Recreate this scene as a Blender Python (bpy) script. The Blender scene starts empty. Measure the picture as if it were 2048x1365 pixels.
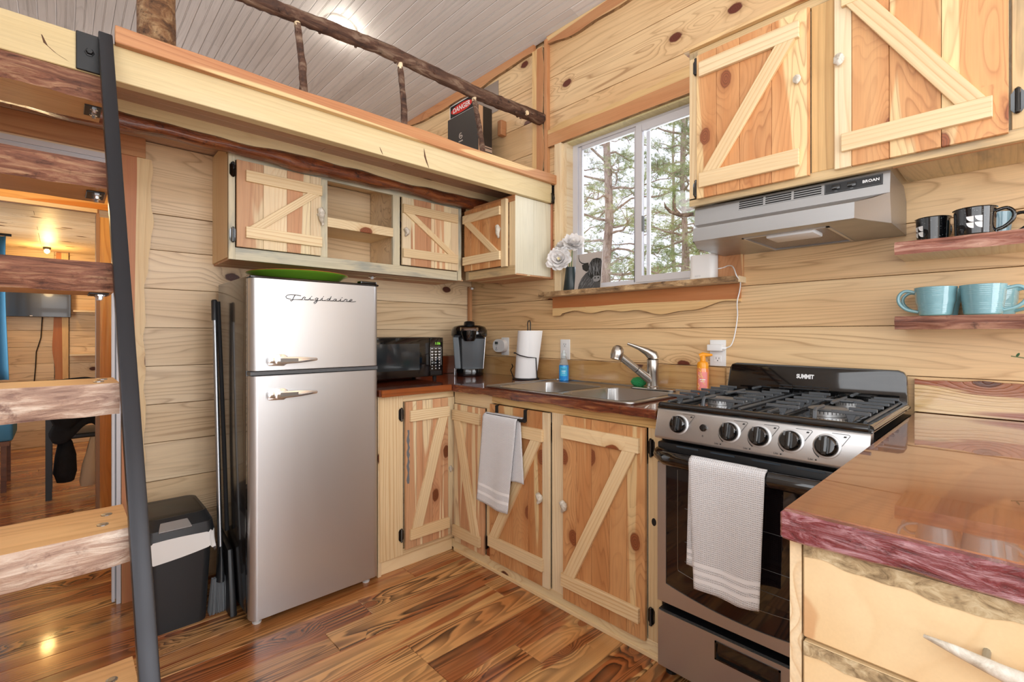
import bpy, bmesh, math, random
from mathutils import Vector, Matrix
random.seed(7)
R = math.radians
S = bpy.context.scene
COL = S.collection

# ------------------------------------------------------------------ camera, sky, light, exposure
CAM = Vector((-2.161, -2.724, 1.18)); YAW = R(46.75)
cd = bpy.data.cameras.new('camera'); cam = bpy.data.objects.new('camera', cd); COL.objects.link(cam)
cam.location = CAM; cam.rotation_euler = (R(90), 0, YAW - R(90))
cd.sensor_width = 36; cd.lens = 36 * 960 / 2048; cd.shift_x = 0; cd.shift_y = -12.5 / 2048; cd.clip_start = .05; cd.clip_end = 200
S.camera = cam
S.view_settings.view_transform = 'Standard'; S.view_settings.look = 'None'
S.view_settings.exposure = -0.12; S.view_settings.gamma = 1.0; S.view_settings.use_curve_mapping = False
w = bpy.data.worlds.new('sky'); S.world = w; w.use_nodes = True
bg = w.node_tree.nodes['Background']; bg.inputs[0].default_value = (.86, .88, 1, 1); bg.inputs[1].default_value = 1.9

def area(name, loc, rot, sx, sy, power, color=(1, 1, 1)):
    l = bpy.data.lights.new(name, 'AREA'); l.shape = 'RECTANGLE'; l.size = sx; l.size_y = sy; l.energy = power; l.color = color
    o = bpy.data.objects.new(name, l); COL.objects.link(o); o.location = loc; o.rotation_euler = rot; return o
# added area lights standing in for daylight; only the kitchen window is built
DAY = (.90, .95, 1)
area('fill_rear', (-1.4, -5.42, 1.15), (R(90), 0, 0), 2.2, 2.1, 86, DAY)  # added fill behind the camera; the rear wall has no opening
area('fill_rear_high', (-1.4, -5.40, 2.85), (R(118), 0, 0), 2.0, .8, 52, DAY)  # added high fill, tilted up to brighten the ceiling
area('fill_side', (-2.74, -3.3, 1.75), (0, R(-90), 0), 1.3, 2.6, 36, DAY)  # added fill beside the camera, in front of the closed left wall
area('fill_side_high', (-2.76, -1.6, 2.75), (0, R(-128), 0), .7, 3.4, 34, DAY)  # added fill aimed upward at the ceiling; no glazing behind it
area('fill_loft', (-1.4, 4.2, 2.75), (R(-90), 0, 0), 1.6, .7, 30, DAY)  # added fill for the ceiling over the loft; the far wall is closed
area('daylight_kitchen_window', (.16, -1.36, 1.88), (0, R(90), 0), .8, .8, 8, DAY)
area('fill_bedroom', (-2.70, 2.7, 1.3), (0, R(-90), 0), 1.0, 1.2, 22, (1, .96, .9))  # area light in the bedroom, set before a closed wall
def bulb(name, loc, power, color, size=.08, spot=False):
    l = bpy.data.lights.new(name, 'POINT'); l.energy = power; l.color = color; l.shadow_soft_size = size
    o = bpy.data.objects.new(name, l); COL.objects.link(o); o.location = loc; return o
bulb('bedroom_glow', (-2.25, 3.9, 1.9), 9, (1, .62, .22), .05)
bulb('hall_glow', (-2.3, .5, 1.85), 7, (1, .7, .35), .06)

# ------------------------------------------------------------------ helpers
def srgb(h):
    h = h.lstrip('#'); v = [int(h[i:i + 2], 16) / 255 for i in (0, 2, 4)]
    return tuple((x / 12.92 if x <= .04045 else ((x + .055) / 1.055) ** 2.4) for x in v) + (1,)

class NT:
    def __init__(s, name):
        s.m = bpy.data.materials.new(name); s.m.use_nodes = True; s.t = s.m.node_tree
        s.b = s.t.nodes['Principled BSDF']
    def n(s, typ, inp={}, **pr):
        nd = s.t.nodes.new(typ)
        for k, v in pr.items(): setattr(nd, k, v)
        for k, v in inp.items(): s.set(nd.inputs[k], v)
        return nd
    def set(s, sock, v):
        if isinstance(v, bpy.types.NodeSocket): s.t.links.new(v, sock)
        else: sock.default_value = v
    def ma(s, op, a, b=0., c=0.):
        return s.n('ShaderNodeMath', {0: a, 1: b, 2: c}, operation=op).outputs[0]
    def vm(s, op, a, b=(0, 0, 0)):
        return s.n('ShaderNodeVectorMath', {0: a, 1: b}, operation=op).outputs[0]
    def mix(s, f, a, b, bl='MIX'):
        return s.n('ShaderNodeMix', {0: f, 6: a, 7: b}, data_type='RGBA', blend_type=bl).outputs[2]
    def noise(s, v, sc=1., det=2., ro=.5, dist=0.):
        return s.n('ShaderNodeTexNoise', {'Vector': v, 'Scale': sc, 'Detail': det, 'Roughness': ro, 'Distortion': dist}).outputs[0]
    def ss(s, x, a, b):
        return s.n('ShaderNodeMapRange', {0: x, 1: a, 2: b, 3: 0., 4: 1.}, interpolation_type='SMOOTHSTEP').outputs[0]
    def ramp(s, f, stops):
        nd = s.n('ShaderNodeValToRGB', {0: f}); cr = nd.color_ramp
        while len(cr.elements) < len(stops): cr.elements.new(.5)
        for e, (p, c) in zip(cr.elements, stops): e.position = p; e.color = c if len(c) == 4 else (*c, 1)
        return nd.outputs[0]
    def co(s, spread=1.):
        c = s.n('ShaderNodeTexCoord').outputs['Object']; r = s.n('ShaderNodeObjectInfo').outputs['Random']
        off = s.n('ShaderNodeCombineXYZ', {0: s.ma('MULTIPLY', r, 37.3 * spread), 1: s.ma('MULTIPLY', r, 91.7 * spread), 2: s.ma('MULTIPLY', r, 13.1 * spread)}).outputs[0]
        return s.vm('ADD', c, off), c, r
    def bump(s, h, st=.2, d=.002):
        s.set(s.b.inputs['Normal'], s.n('ShaderNodeBump', {'Strength': st, 'Distance': d, 'Height': h}).outputs[0])
    def p(s, **k):
        nm = {'col': 'Base Color', 'ro': 'Roughness', 'me': 'Metallic', 'coat': 'Coat Weight', 'coro': 'Coat Roughness', 'ec': 'Emission Color', 'es': 'Emission Strength', 'tr': 'Transmission Weight', 'al': 'Alpha', 'spec': 'Specular IOR Level', 'ior': 'IOR', 'aniso': 'Anisotropic', 'sh': 'Sheen Weight'}
        for a, v in k.items(): s.set(s.b.inputs[nm[a]], v)
        return s

def wood(name, a, b, line, ring=13., lin=38., ls=.75, knots=.35, knotc='#5a2c18', ro=.5, coat=0., coro=.08, fx=.5, fy=6., heart=None, hth=.52, hfy=7., sapy=None, fib=.12, bump=.15, stain=None, vary=.12, sat=None, blotch=None, lw=.80):
    t = NT(name); p, c, r = t.co()
    n1 = t.noise(t.vm('MULTIPLY', p, (fx, fy, fy)), 1, 2.2, .5, .35)
    v = t.n('ShaderNodeTexVoronoi', {'Vector': t.vm('MULTIPLY', p, (3.0, 5., 0)), 'Scale': 1., 'Randomness': .9}, voronoi_dimensions='2D')
    act = t.ma('GREATER_THAN', t.n('ShaderNodeSeparateColor', {0: v.outputs['Color']}).outputs[0], 1 - knots)
    wob = t.noise(t.vm('MULTIPLY', p, (30, 40, 30)), 1, 2)
    d = t.ma('ADD', v.outputs['Distance'], t.ma('MULTIPLY', t.ma('SUBTRACT', wob, .5), .05))
    inf = t.ma('MAXIMUM', t.ma('SUBTRACT', 1., t.ma('DIVIDE', d, .5)), 0.)
    K = t.ma('MULTIPLY', t.ma('MULTIPLY', inf, inf), act)
    yy = t.n('ShaderNodeSeparateXYZ', {0: p}).outputs[1]
    f = t.ma('ADD', t.ma('ADD', t.ma('MULTIPLY', n1, ring), t.ma('MULTIPLY', yy, lin)), t.ma('MULTIPLY', K, 5.))
    fr = t.ma('FRACT', f)
    lm = t.ramp(fr, [(0, (.55,) * 3), (.06, (.06,) * 3), (lw * .6, (0,) * 3), (lw, (.45,) * 3), (.94, (1,) * 3), (1, (.6,) * 3)])
    var = t.ss(t.noise(t.vm('MULTIPLY', p, (.9, 7, 7)), 1, 1), .3, .72)
    lm = t.ma('MULTIPLY', lm, t.ma('MULTIPLY_ADD', var, .75, .25))
    tone = t.ss(t.noise(t.vm('MULTIPLY', p, (.7, 4, 4)), 1, 2.5), .32, .68)
    col = t.mix(tone, srgb(a), srgb(b))
    if heart:
        hn = t.noise(t.vm('MULTIPLY', p, (.55, hfy, hfy)), 1, 2.4, .5, .5)
        if sapy:  # heartwood on one side of y0, sapwood on the other
            y0, sgn = sapy
            cy = t.n('ShaderNodeSeparateXYZ', {0: c}).outputs[1]
            hn = t.ma('ADD', t.ma('MULTIPLY', t.ma('SUBTRACT', cy, y0), 22. * sgn), hn)
        hm = t.ss(hn, hth - .012, hth + .012)
        col = t.mix(hm, col, t.mix(tone, srgb(heart), srgb(heart), 'MIX'))
        tex = t.noise(t.vm('MULTIPLY', p, (1.2, 14, 14)), 1, 2)
        col = t.mix(t.ma('MULTIPLY', t.ss(tex, .35, .75), .35), col, t.mix(.5, srgb(a), srgb(heart)))
    if blotch:
        bm = t.ss(t.noise(t.vm('MULTIPLY', p, (1.6, 5, 5)), 1, 3, .6, .6), .5, .66)
        col = t.mix(t.ma('MULTIPLY', bm, .85), col, srgb(blotch))
    if stain:
        sm = t.ss(t.noise(t.vm('MULTIPLY', p, (2.4, 11, 11)), 1, 4, .65), .48, .68)
        col = t.mix(t.ma('MULTIPLY', sm, .75), col, srgb(stain))
    col = t.mix(t.ma('MULTIPLY', lm, ls), col, srgb(line), 'MIX')
    km = t.ma('MULTIPLY', t.ss(d, .115, .085), act)
    halo = t.ma('MULTIPLY', t.ss(d, .22, .1), act)
    col = t.mix(t.ma('MULTIPLY', halo, .35), col, srgb(line))
    kr = t.ramp(t.ma('FRACT', t.ma('MULTIPLY', d, 34.)), [(0, (.75,) * 3), (.6, (1.25,) * 3), (1, (.8,) * 3)])
    col = t.mix(km, col, t.mix(1., srgb(knotc), kr, 'MULTIPLY'))
    fb = t.noise(t.vm('MULTIPLY', p, (9, 240, 240)), 1, 2)
    g = t.ma('ADD', t.ma('MULTIPLY', t.ma('SUBTRACT', fb, .5), fib * 2), t.ma('MULTIPLY_ADD', t.ma('SUBTRACT', r, .5), vary, 1.))
    gc = t.n('ShaderNodeCombineColor', {0: g, 1: g, 2: g}).outputs[0]
    col = t.mix(1., col, gc, 'MULTIPLY')
    t.p(col=col, ro=ro, coat=coat, coro=coro)
    t.bump(t.ma('SUBTRACT', 0., t.ma('ADD', lm, t.ma('MULTIPLY', fb, .6))), bump, .0012)
    return t.m

def bark(name, a, b, c3, scl=(5, 45, 45), ro=.75, bmp=.9, dist=.012, coat=0):
    t = NT(name); p, c, r = t.co()
    n = t.noise(t.vm('MULTIPLY', p, scl), 1, 5, .65, .8); n2 = t.noise(p, 22, 4, .7)
    col = t.ramp(n, [(.3, srgb(a)), (.5, srgb(b)), (.68, srgb(c3))])
    col = t.mix(t.ss(n2, .55, .75), col, srgb(a))
    t.p(col=col, ro=ro, coat=coat, coro=.15); t.bump(t.ma('ADD', n, t.ma('MULTIPLY', n2, .5)), bmp, dist); return t.m

def plain(name, col, ro=.5, me=0., coat=0., **k):
    t = NT(name); t.p(col=srgb(col), ro=ro, me=me, coat=coat, **k); return t.m

def metal(name, col, ro=.3, axis=(2, 300, 300), amt=.1, me=1.):
    t = NT(name); c = t.n('ShaderNodeTexCoord').outputs['Object']
    n = t.noise(t.vm('MULTIPLY', c, axis), 1, 2)
    t.p(col=srgb(col), me=me, ro=t.ma('MULTIPLY_ADD', n, amt, ro - amt / 2)); t.bump(n, .05, .0005); return t.m

PINE = wood('pine_board', '#ebd3af', '#dfc299', '#8f6236', knots=.24, ls=.62, ro=.42, lin=30, ring=16, lw=.84, knotc='#4e2417')
PINER = wood('pine_board_warm', '#ebcb9c', '#dfb785', '#8f5a2a', knots=.24, ls=.62, ro=.4, lin=26, ring=18, lw=.84, knotc='#642c1a')
PALE = wood('pale_pine', '#eedbb8', '#e4cba4', '#c79a5e', knots=.1, ls=.5, lin=55, ro=.5)
FRAME = wood('pine_rail', '#efd8ae', '#e4c799', '#c08a48', knots=.12, ls=.6, lin=70, ring=9, knotc='#8a4a26')
BLUE = wood('blue_stained_pine', '#cfc8b2', '#d9cba6', '#9a8e74', knots=.1, ls=.45, lin=60, stain='#8e9490', knotc='#4a4038')
GREYP = wood('weathered_pine', '#cdb083', '#dabd8c', '#94774c', knots=.12, ls=.5, lin=55, stain='#9d8c70')
CEDAR = wood('cedar_board', '#d79d66', '#c3834e', '#90522a', knots=.38, ls=.55, lin=16, ring=22, fx=1.1, heart='#ebcd98', hth=.63, hfy=7, knotc='#8a4e2c', vary=.18)
CEDAR2 = wood('cedar_board_dark', '#d3a278', '#c48d66', '#955f3e', knots=.15, ls=.5, lin=35, ring=14, heart='#ecd9b0', hth=.56, hfy=9, knotc='#6e3c20', vary=.2)
TRIM_TOP = wood('live_edge_casing', '#eccb93', '#e2bb80', '#b97a42', heart='#c98c5c', hth=.5, sapy=(.015, -1), knots=.12, ls=.4, lin=20, ring=14)
TRIM_BOT = wood('live_edge_apron', '#e9c58c', '#dfb477', '#b97a42', heart='#b8703f', hth=.5, sapy=(-.004, 1), knots=.15, ls=.45, lin=20, ring=14)
TRIM_DARK = wood('cedar_trim', '#c68c5e', '#b87b50', '#96532a', knots=.15, ls=.5, heart='#e6c690', hth=.64)
AMBER = wood('varnished_trim', '#dd9a4a', '#d08236', '#a85a1c', knots=.12, ls=.45, ro=.25, coat=.3, heart='#e6b876', hth=.5)
FLOOR = wood('torched_floor', '#e8b474', '#c27c44', '#2c1107', knots=.24, ls=.98, ring=19, lin=32, fx=.55, fy=6.2, ro=.26, coat=.4, coro=.08, knotc='#94552a', vary=.3, bump=.3, lw=.5, heart='#ad6334', hth=.52, hfy=6)
SLAB = wood('varnished_slab', '#a06135', '#854a24', '#5c2814', knots=.14, ls=.6, lin=14, ring=14, ro=.2, coat=1., coro=.02, heart='#7c3a1c', hth=.62, bump=.1, vary=.05)
SLABR = wood('varnished_slab_dark', '#8a3f20', '#6c2a14', '#4a180c', knots=.1, ls=.5, lin=14, ring=12, ro=.25, coat=1., coro=.03, bump=.1)
BSPL = wood('backsplash_board', '#dcb67e', '#cda066', '#9a6632', knots=.2, ls=.45, ro=.25, coat=.8, coro=.06, stain='#b98a58')
BSPL2 = wood('backsplash_board_burl', '#e6c68e', '#d8b07a', '#9a5c30', knots=.3, ls=.5, ro=.2, coat=1., coro=.08, heart='#9c5230', hth=.56, hfy=9, bump=1.5)
CEIL = wood('whitewashed_board', '#e4e1de', '#d6d2ce', '#a8a39e', knots=.015, ls=.3, lin=30, ro=.55, knotc='#8d8279', fib=.06, vary=.06)
LOFTP = wood('pinkish_board', '#cfb09a', '#c2a088', '#a07c66', knots=.1, ls=.3, ro=.6)
BEAM = wood('pale_beam', '#e2cfa4', '#d9c28f', '#bd9d6a', knots=.06, ls=.3, lin=25, ro=.5, knotc='#8a5a30')
DRAWP = wood('smooth_pine', '#f2d9ac', '#ecca96', '#d3a468', knots=.3, ls=.25, lin=10, ring=9, fx=1.2, fy=4, knotc='#b57e56', fib=.04, heart='#d6a878', hth=.66, hfy=5)
DARKPL = wood('dark_edge_plank', '#8a5a3c', '#6e4028', '#432212', knots=.1, ls=.6, ro=.4)
BARKR = bark('bark_reddish', '#47291f', '#875843', '#b38c6c', scl=(7, 60, 60), dist=.008, bmp=1.)
BARKL = bark('bark_pale', '#73554c', '#b39684', '#dccbbb', scl=(6, 46, 46), dist=.008, bmp=1.)
BARKD = bark('bark_dark_varnish', '#2c120a', '#7a3d1e', '#9c5a2c', scl=(5, 30, 30), ro=.4, coat=.3)
STICK = bark('stick_bark', '#2a1a14', '#5a3c2c', '#8c7460', scl=(7, 30, 30))
POSTB = bark('post_bark', '#3c2414', '#7a5434', '#a68660', scl=(14, 30, 30), dist=.02)
LIVE = bark('live_edge_bark', '#5a4230', '#a5835c', '#d2b184', scl=(9, 30, 30))
EDGEP = bark('slab_edge_purple', '#3c1016', '#7a3036', '#b88c92', scl=(14, 60, 20), ro=.2, coat=.9, bmp=.5)
EDGEB = bark('slab_edge_bark', '#3a160c', '#6e3018', '#a56c40', scl=(6, 50, 50), ro=.22, coat=.9, bmp=.5)
WORM = bark('worm_bark', '#6e5a3e', '#b7a07a', '#d8c7a2', scl=(40, 60, 60), bmp=.5, dist=.004)
STEEL = metal('brushed_steel', '#c9cacb', .38, (300, 300, 3), .1, .85)
STEELH = metal('brushed_steel_horizontal', '#c0bfbe', .36, (300, 2, 300), .12, .85)
STEELS = metal('sink_steel', '#b9b9b8', .3, (20, 20, 20), .1)
GALV = metal('galvanised_steel', '#a8acb0', .36, (12, 12, 12), .25)
CHROME = plain('chrome', '#e6e7ea', .14, .92)
NICKEL = metal('brushed_nickel', '#b8b3ac', .26, (40, 40, 40), .04)
BLKG = plain('gloss_black', '#0b0b0c', .08, 0., .6)
BLKS = plain('satin_black', '#17181a', .38)
BLKM = plain('matte_black', '#0e0e0f', .7)
FRSIDE = plain('fridge_side_black', '#2b2927', .22, .35, .3)
IRON = metal('cast_iron', '#5c6064', .42, (90, 90, 90), .2, .45)
LADM = metal('painted_black_steel', '#2c2c30', .34, (8, 8, 8), .25, .55)
PLB = plain('black_plastic', '#26282b', .42)
WHITE = plain('white_plastic', '#efefee', .35)
VINYL = plain('white_vinyl', '#d4d3d8', .4)
PAPER = plain('white_paper', '#f4f4f4', .9)
PRINTW = plain('white_print', '#f2f2f2', .5)
PRINTB = plain('black_print', '#141414', .5)
GREYPR = plain('grey_print', '#6e7275', .5)
ANTLER = bark('antler', '#9c8c78', '#cfc6b6', '#ece7dc', scl=(20, 30, 30), ro=.45, bmp=.3, dist=.003)
def glass(name, col='#ffffff', ro=0., mixf=.1):
    t = NT(name); nt = t.t
    tr = t.n('ShaderNodeBsdfTransparent', {0: srgb(col)}); gl = t.n('ShaderNodeBsdfGlossy', {'Roughness': ro})
    fz = t.n('ShaderNodeFresnel', {0: 1.45}).outputs[0]
    mx = t.n('ShaderNodeMixShader', {0: fz, 1: tr.outputs[0], 2: gl.outputs[0]})
    nt.links.new(mx.outputs[0], nt.nodes['Material Output'].inputs[0]); return t.m
PANE = glass('window_glass')
WL = {}
class G:
    def __init__(s): s.v = []; s.f = []; s.mi = []
    def add(s, vs, fs, mi=0):
        b = len(s.v); s.v += [Vector(x) for x in vs]; s.f += [tuple(i + b for i in f) for f in fs]; s.mi += [mi] * len(fs); return s
    def box(s, x0, x1, y0, y1, z0, z1, mi=0):
        if x0 > x1: x0, x1 = x1, x0
        if y0 > y1: y0, y1 = y1, y0
        if z0 > z1: z0, z1 = z1, z0
        return s.add([(x0, y0, z0), (x1, y0, z0), (x1, y1, z0), (x0, y1, z0), (x0, y0, z1), (x1, y0, z1), (x1, y1, z1), (x0, y1, z1)],
                     [(0, 3, 2, 1), (4, 5, 6, 7), (0, 1, 5, 4), (1, 2, 6, 5), (2, 3, 7, 6), (3, 0, 4, 7)], mi)
    def tube(s, pts, r, n=8, mi=0, caps=True, flat=1.):
        pts = [Vector(p) for p in pts]; m = len(pts); rs = r if isinstance(r, (list, tuple)) else [r] * m
        vs = []; up = None
        for i, p in enumerate(pts):
            d = (pts[min(i + 1, m - 1)] - pts[max(i - 1, 0)]).normalized()
            if up is None: up = Vector((0, 0, 1)) if abs(d.z) < .9 else Vector((1, 0, 0))
            a = d.cross(up).normalized(); bb = a.cross(d).normalized(); up = bb
            for k in range(n):
                t = 2 * math.pi * k / n; vs.append(p + (a * math.cos(t) + bb * math.sin(t) * flat) * rs[i])
        fs = [(i * n + k, i * n + (k + 1) % n, (i + 1) * n + (k + 1) % n, (i + 1) * n + k) for i in range(m - 1) for k in range(n)]
        if caps: fs += [tuple(range(n - 1, -1, -1)), tuple((m - 1) * n + k for k in range(n))]
        return s.add(vs, fs, mi)
    def lathe(s, prof, c=(0, 0, 0), n=24, mi=0, axis=None, cap=True):
        """prof: [(r,h)]; axis: rotation matrix taking z to the axis"""
        vs = []; M = axis or Matrix.Identity(3); c = Vector(c)
        for r, h in prof:
            for k in range(n):
                t = 2 * math.pi * k / n; vs.append(c + M @ Vector((r * math.cos(t), r * math.sin(t), h)))
        m = len(prof)
        fs = [(i * n + k, i * n + (k + 1) % n, (i + 1) * n + (k + 1) % n, (i + 1) * n + k) for i in range(m - 1) for k in range(n)]
        if cap:
            if prof[0][0] > 1e-5: fs.append(tuple(range(n - 1, -1, -1)))
            if prof[-1][0] > 1e-5: fs.append(tuple((m - 1) * n + k for k in range(n)))
        return s.add(vs, fs, mi)
    def prism(s, poly, fn, t0, t1, mi=0, mi_side=None):
        """poly: 2D pts; fn(a,b,t)->3D"""
        n = len(poly); vs = [fn(a, b, t0) for a, b in poly] + [fn(a, b, t1) for a, b in poly]
        s.add(vs, [tuple(range(n - 1, -1, -1)), tuple(range(n, 2 * n))], mi)
        b = len(s.v) - 2 * n
        ms = mi if mi_side is None else mi_side
        for k in range(n): s.f.append((b + k, b + (k + 1) % n, b + n + (k + 1) % n, b + n + k)); s.mi.append(ms)
        return s
    def grid(s, fn, nu, nv, mi=0, thick=None):
        vs = [fn(i / nu, j / nv) for i in range(nu + 1) for j in range(nv + 1)]
        fs = [(i * (nv + 1) + j, (i + 1) * (nv + 1) + j, (i + 1) * (nv + 1) + j + 1, i * (nv + 1) + j + 1) for i in range(nu) for j in range(nv)]
        return s.add(vs, fs, mi)
    def xf(s, fn): s.v = [Vector(fn(p)) for p in s.v]; return s

def mesh(g, name, mats, smooth=0, bevel=0, seg=1, weld=True):
    me = bpy.data.meshes.new(name); me.from_pydata([tuple(p) for p in g.v], [], g.f)
    for m in mats: me.materials.append(m)
    for p, i in zip(me.polygons, g.mi): p.material_index = i
    bm = bmesh.new(); bm.from_mesh(me)
    if weld: bmesh.ops.remove_doubles(bm, verts=bm.verts, dist=1e-6)
    bmesh.ops.recalc_face_normals(bm, faces=bm.faces)
    if bevel:
        es = [e for e in bm.edges if len(e.link_faces) == 2 and e.calc_face_angle(0) > R(35)]
        bmesh.ops.bevel(bm, geom=es, offset=bevel, segments=seg, profile=.6, affect='EDGES', clamp_overlap=True)
    bm.to_mesh(me); bm.free()
    if smooth:
        for p in me.polygons: p.use_smooth = True
        if smooth < 180: me.set_sharp_from_angle(angle=R(smooth))
    return me

def link(name, me, parent=None, loc=(0, 0, 0), rot=None):
    o = bpy.data.objects.new(name, me); COL.objects.link(o); loc = Vector(loc); WL[o.name] = loc.copy()
    if parent is not None: o.parent = parent; loc = loc - WL[parent.name]
    o.location = loc
    if rot is not None: o.rotation_euler = rot.to_euler() if isinstance(rot, Matrix) else rot
    return o

def obj(name, g, mats, parent=None, smooth=0, bevel=0, seg=1, loc=None, rot=None, kind=None, label=None, stuff=False):
    """g in world coordinates unless loc given (then local to loc)"""
    if not isinstance(mats, (list, tuple)): mats = [mats]
    g.v = [Vector(p) for p in g.v]
    if loc is None:
        c = sum(g.v, Vector()) / len(g.v); g.v = [p - c for p in g.v]; loc = c
    o = link(name, mesh(g, name, mats, smooth, bevel, seg), parent, loc, rot)
    if kind: o['kind'] = kind
    if stuff: o['kind'] = 'stuff'
    if label: o['label'] = label
    return o

def thing(name, label, cat, loc, group=None):
    o = bpy.data.objects.new(name, None); COL.objects.link(o); o.location = loc; WL[o.name] = Vector(loc)
    o.empty_display_size = .05
    o['label'] = label; o['category'] = cat
    if group: o['group'] = group
    return o
def tag(o, label, cat, group=None):
    o['label'] = label; o['category'] = cat
    if group: o['group'] = group
    return o

BC = {}
def plank(name, parent, mat, P0, P1, wd, t, n, bev=.0012, mats=None):
    P0 = Vector(P0); P1 = Vector(P1); n = Vector(n).normalized(); x = (P1 - P0); L = x.length; x.normalize(); y = n.cross(x)
    key = (round(L, 4), round(wd, 4), round(t, 4), bev, mat.name)
    if key not in BC:
        BC[key] = mesh(G().box(-L / 2, L / 2, -wd / 2, wd / 2, 0, t), name, [mat], 0, bev)
    M = Matrix((x, y, n)).transposed()
    return link(name, BC[key], parent, (P0 + P1) / 2, M)

def live(name, parent, mats, P0, P1, t, n, top, bot, nseg=40, bev=0, smooth=0, face_mi=(0, 0, 1, 1)):
    """board with shaped long edges; top/bot: functions of s in 0..1 giving y; face_mi: front/back, ends, top edge, bottom edge"""
    P0 = Vector(P0); P1 = Vector(P1); n = Vector(n).normalized(); x = P1 - P0; L = x.length; x.normalize(); y = n.cross(x)
    g = G(); vs = []
    for i in range(nseg + 1):
        s = i / nseg; X = -L / 2 + L * s; a = top(s); b = bot(s)
        vs += [(X, b, 0), (X, a, 0), (X, a, t), (X, b, t)]
    g.add(vs, [])
    for i in range(nseg):
        k = i * 4; j = k + 4
        for (p, q), m in (((0, 1), 0), ((1, 2), face_mi[2]), ((2, 3), 0), ((3, 0), face_mi[3])):
            g.f.append((k + p, j + p, j + q, k + q)); g.mi.append(face_mi[0] if m == 0 else m)
    g.f += [(0, 1, 2, 3), (nseg * 4, nseg * 4 + 3, nseg * 4 + 2, nseg * 4 + 1)]; g.mi += [face_mi[1]] * 2
    return link(name, mesh(g, name, mats, smooth, bev), parent, (P0 + P1) / 2, Matrix((x, y, n)).transposed())

def wav(seed, amp, *fr):
    rr = random.Random(seed); ph = [rr.uniform(0, 6.28) for _ in fr]
    return lambda s: sum(amp / (i + 1) * math.sin(f * 6.28 * s + ph[i]) for i, f in enumerate(fr))

def text(s, size, ext=.0004, align='CENTER', shear=0., space=1., bold=0.):
    cu = bpy.data.curves.new('t', 'FONT'); cu.body = s; cu.size = size; cu.extrude = ext; cu.align_x = align; cu.align_y = 'CENTER'; cu.shear = shear; cu.space_character = space; cu.resolution_u = 3; cu.offset = bold
    o = bpy.data.objects.new('t', cu); COL.objects.link(o)
    dg = bpy.context.evaluated_depsgraph_get(); me = bpy.data.meshes.new_from_object(o.evaluated_get(dg))
    g = G().add([v.co.copy() for v in me.vertices], [tuple(p.vertices) for p in me.polygons])
    bpy.data.objects.remove(o); bpy.data.curves.remove(cu); bpy.data.meshes.remove(me); return g

class F:
    """facade frame: u along xdir, v up, w out of the face"""
    def __init__(s, o, x, n): s.o = Vector(o); s.x = Vector(x); s.n = Vector(n); s.y = s.n.cross(s.x); s.M = Matrix((s.x, s.y, s.n)).transposed()
    def __call__(s, u, v, w=0): return s.o + s.x * u + s.y * v + s.n * w
    def box(s, u0, u1, v0, v1, w0, w1, g=None, mi=0):
        g = g or G(); b = G().box(u0, u1, v0, v1, w0, w1, mi); g.add([s(*p) for p in b.v], b.f, mi); return g
BW = lambda y: F((0, y, 0), (1, 0, 0), (0, -1, 0))      # faces the room from the back (u = X)
RW = lambda x: F((x, 0, 0), (0, -1, 0), (-1, 0, 0))     # faces the room from the right (u = -Y)

# ================================================================== THE SETTING
def structure(name, g, mat, **k): return obj(name, g, mat, kind='structure', **k)
rng = random.Random(3)
# ---- floor
flo = structure('floor', G().box(-2.85, .1, -5.5, 4.45, -.08, -.0205), BLKM)
y = -5.46; row = 0
while y < 4.42:
    cuts = [-2.84]; x = -2.84 + rng.uniform(.5, 2.2)
    while x < -.35: cuts.append(x); x += rng.choice((1.2, 1.8, 2.4))
    cuts.append(.0)
    for a, b in zip(cuts, cuts[1:]):
        a = round(a, 1) if a > -2.8 else a; b = round(b, 1) if b < -.05 else b
        if b - a < .1: continue
        plank('plank', flo, FLOOR, (a + .0006, y + .07, -.02), (b - .0006, y + .07, -.02), .1388, .02, (0, 0, 1), .0015)
    y += .14; row += 1
# ---- back wall (door opening on its left)
rows = [0, .156, .332, .508, .684, .860, 1.036, 1.212, 1.392, 1.570, 1.735]
wb = structure('wall_back', G().box(-1.985, .1, .021, .10, 0, 2.06).box(-2.85, -1.985, .021, .10, 1.96, 2.06), PINE)
B0 = BW(0.0)
for a, b in zip(rows, rows[1:]):
    cut = rng.choice((None, None, -1.35, -.9)) if a > 1.0 or a < .9 else None
    segs = [(-1.97, 0.0)] if cut is None or a > 1.2 else [(-1.97, cut), (cut, 0.0)]
    for u0, u1 in segs: plank('plank', wb, PINE, B0(u0 + .0005, (a + b) / 2, -.02), B0(u1 - .0005, (a + b) / 2, -.02), b - a - .0025, .02, B0.n)
plank('plank', wb, PINE, B0(-1.97, 1.8975, -.02), B0(0, 1.8975, -.02), .320, .02, B0.n)
plank('plank', wb, PINE, B0(-2.8, 2.01, -.02), B0(-1.972, 2.01, -.02), .095, .02, B0.n)
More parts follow.
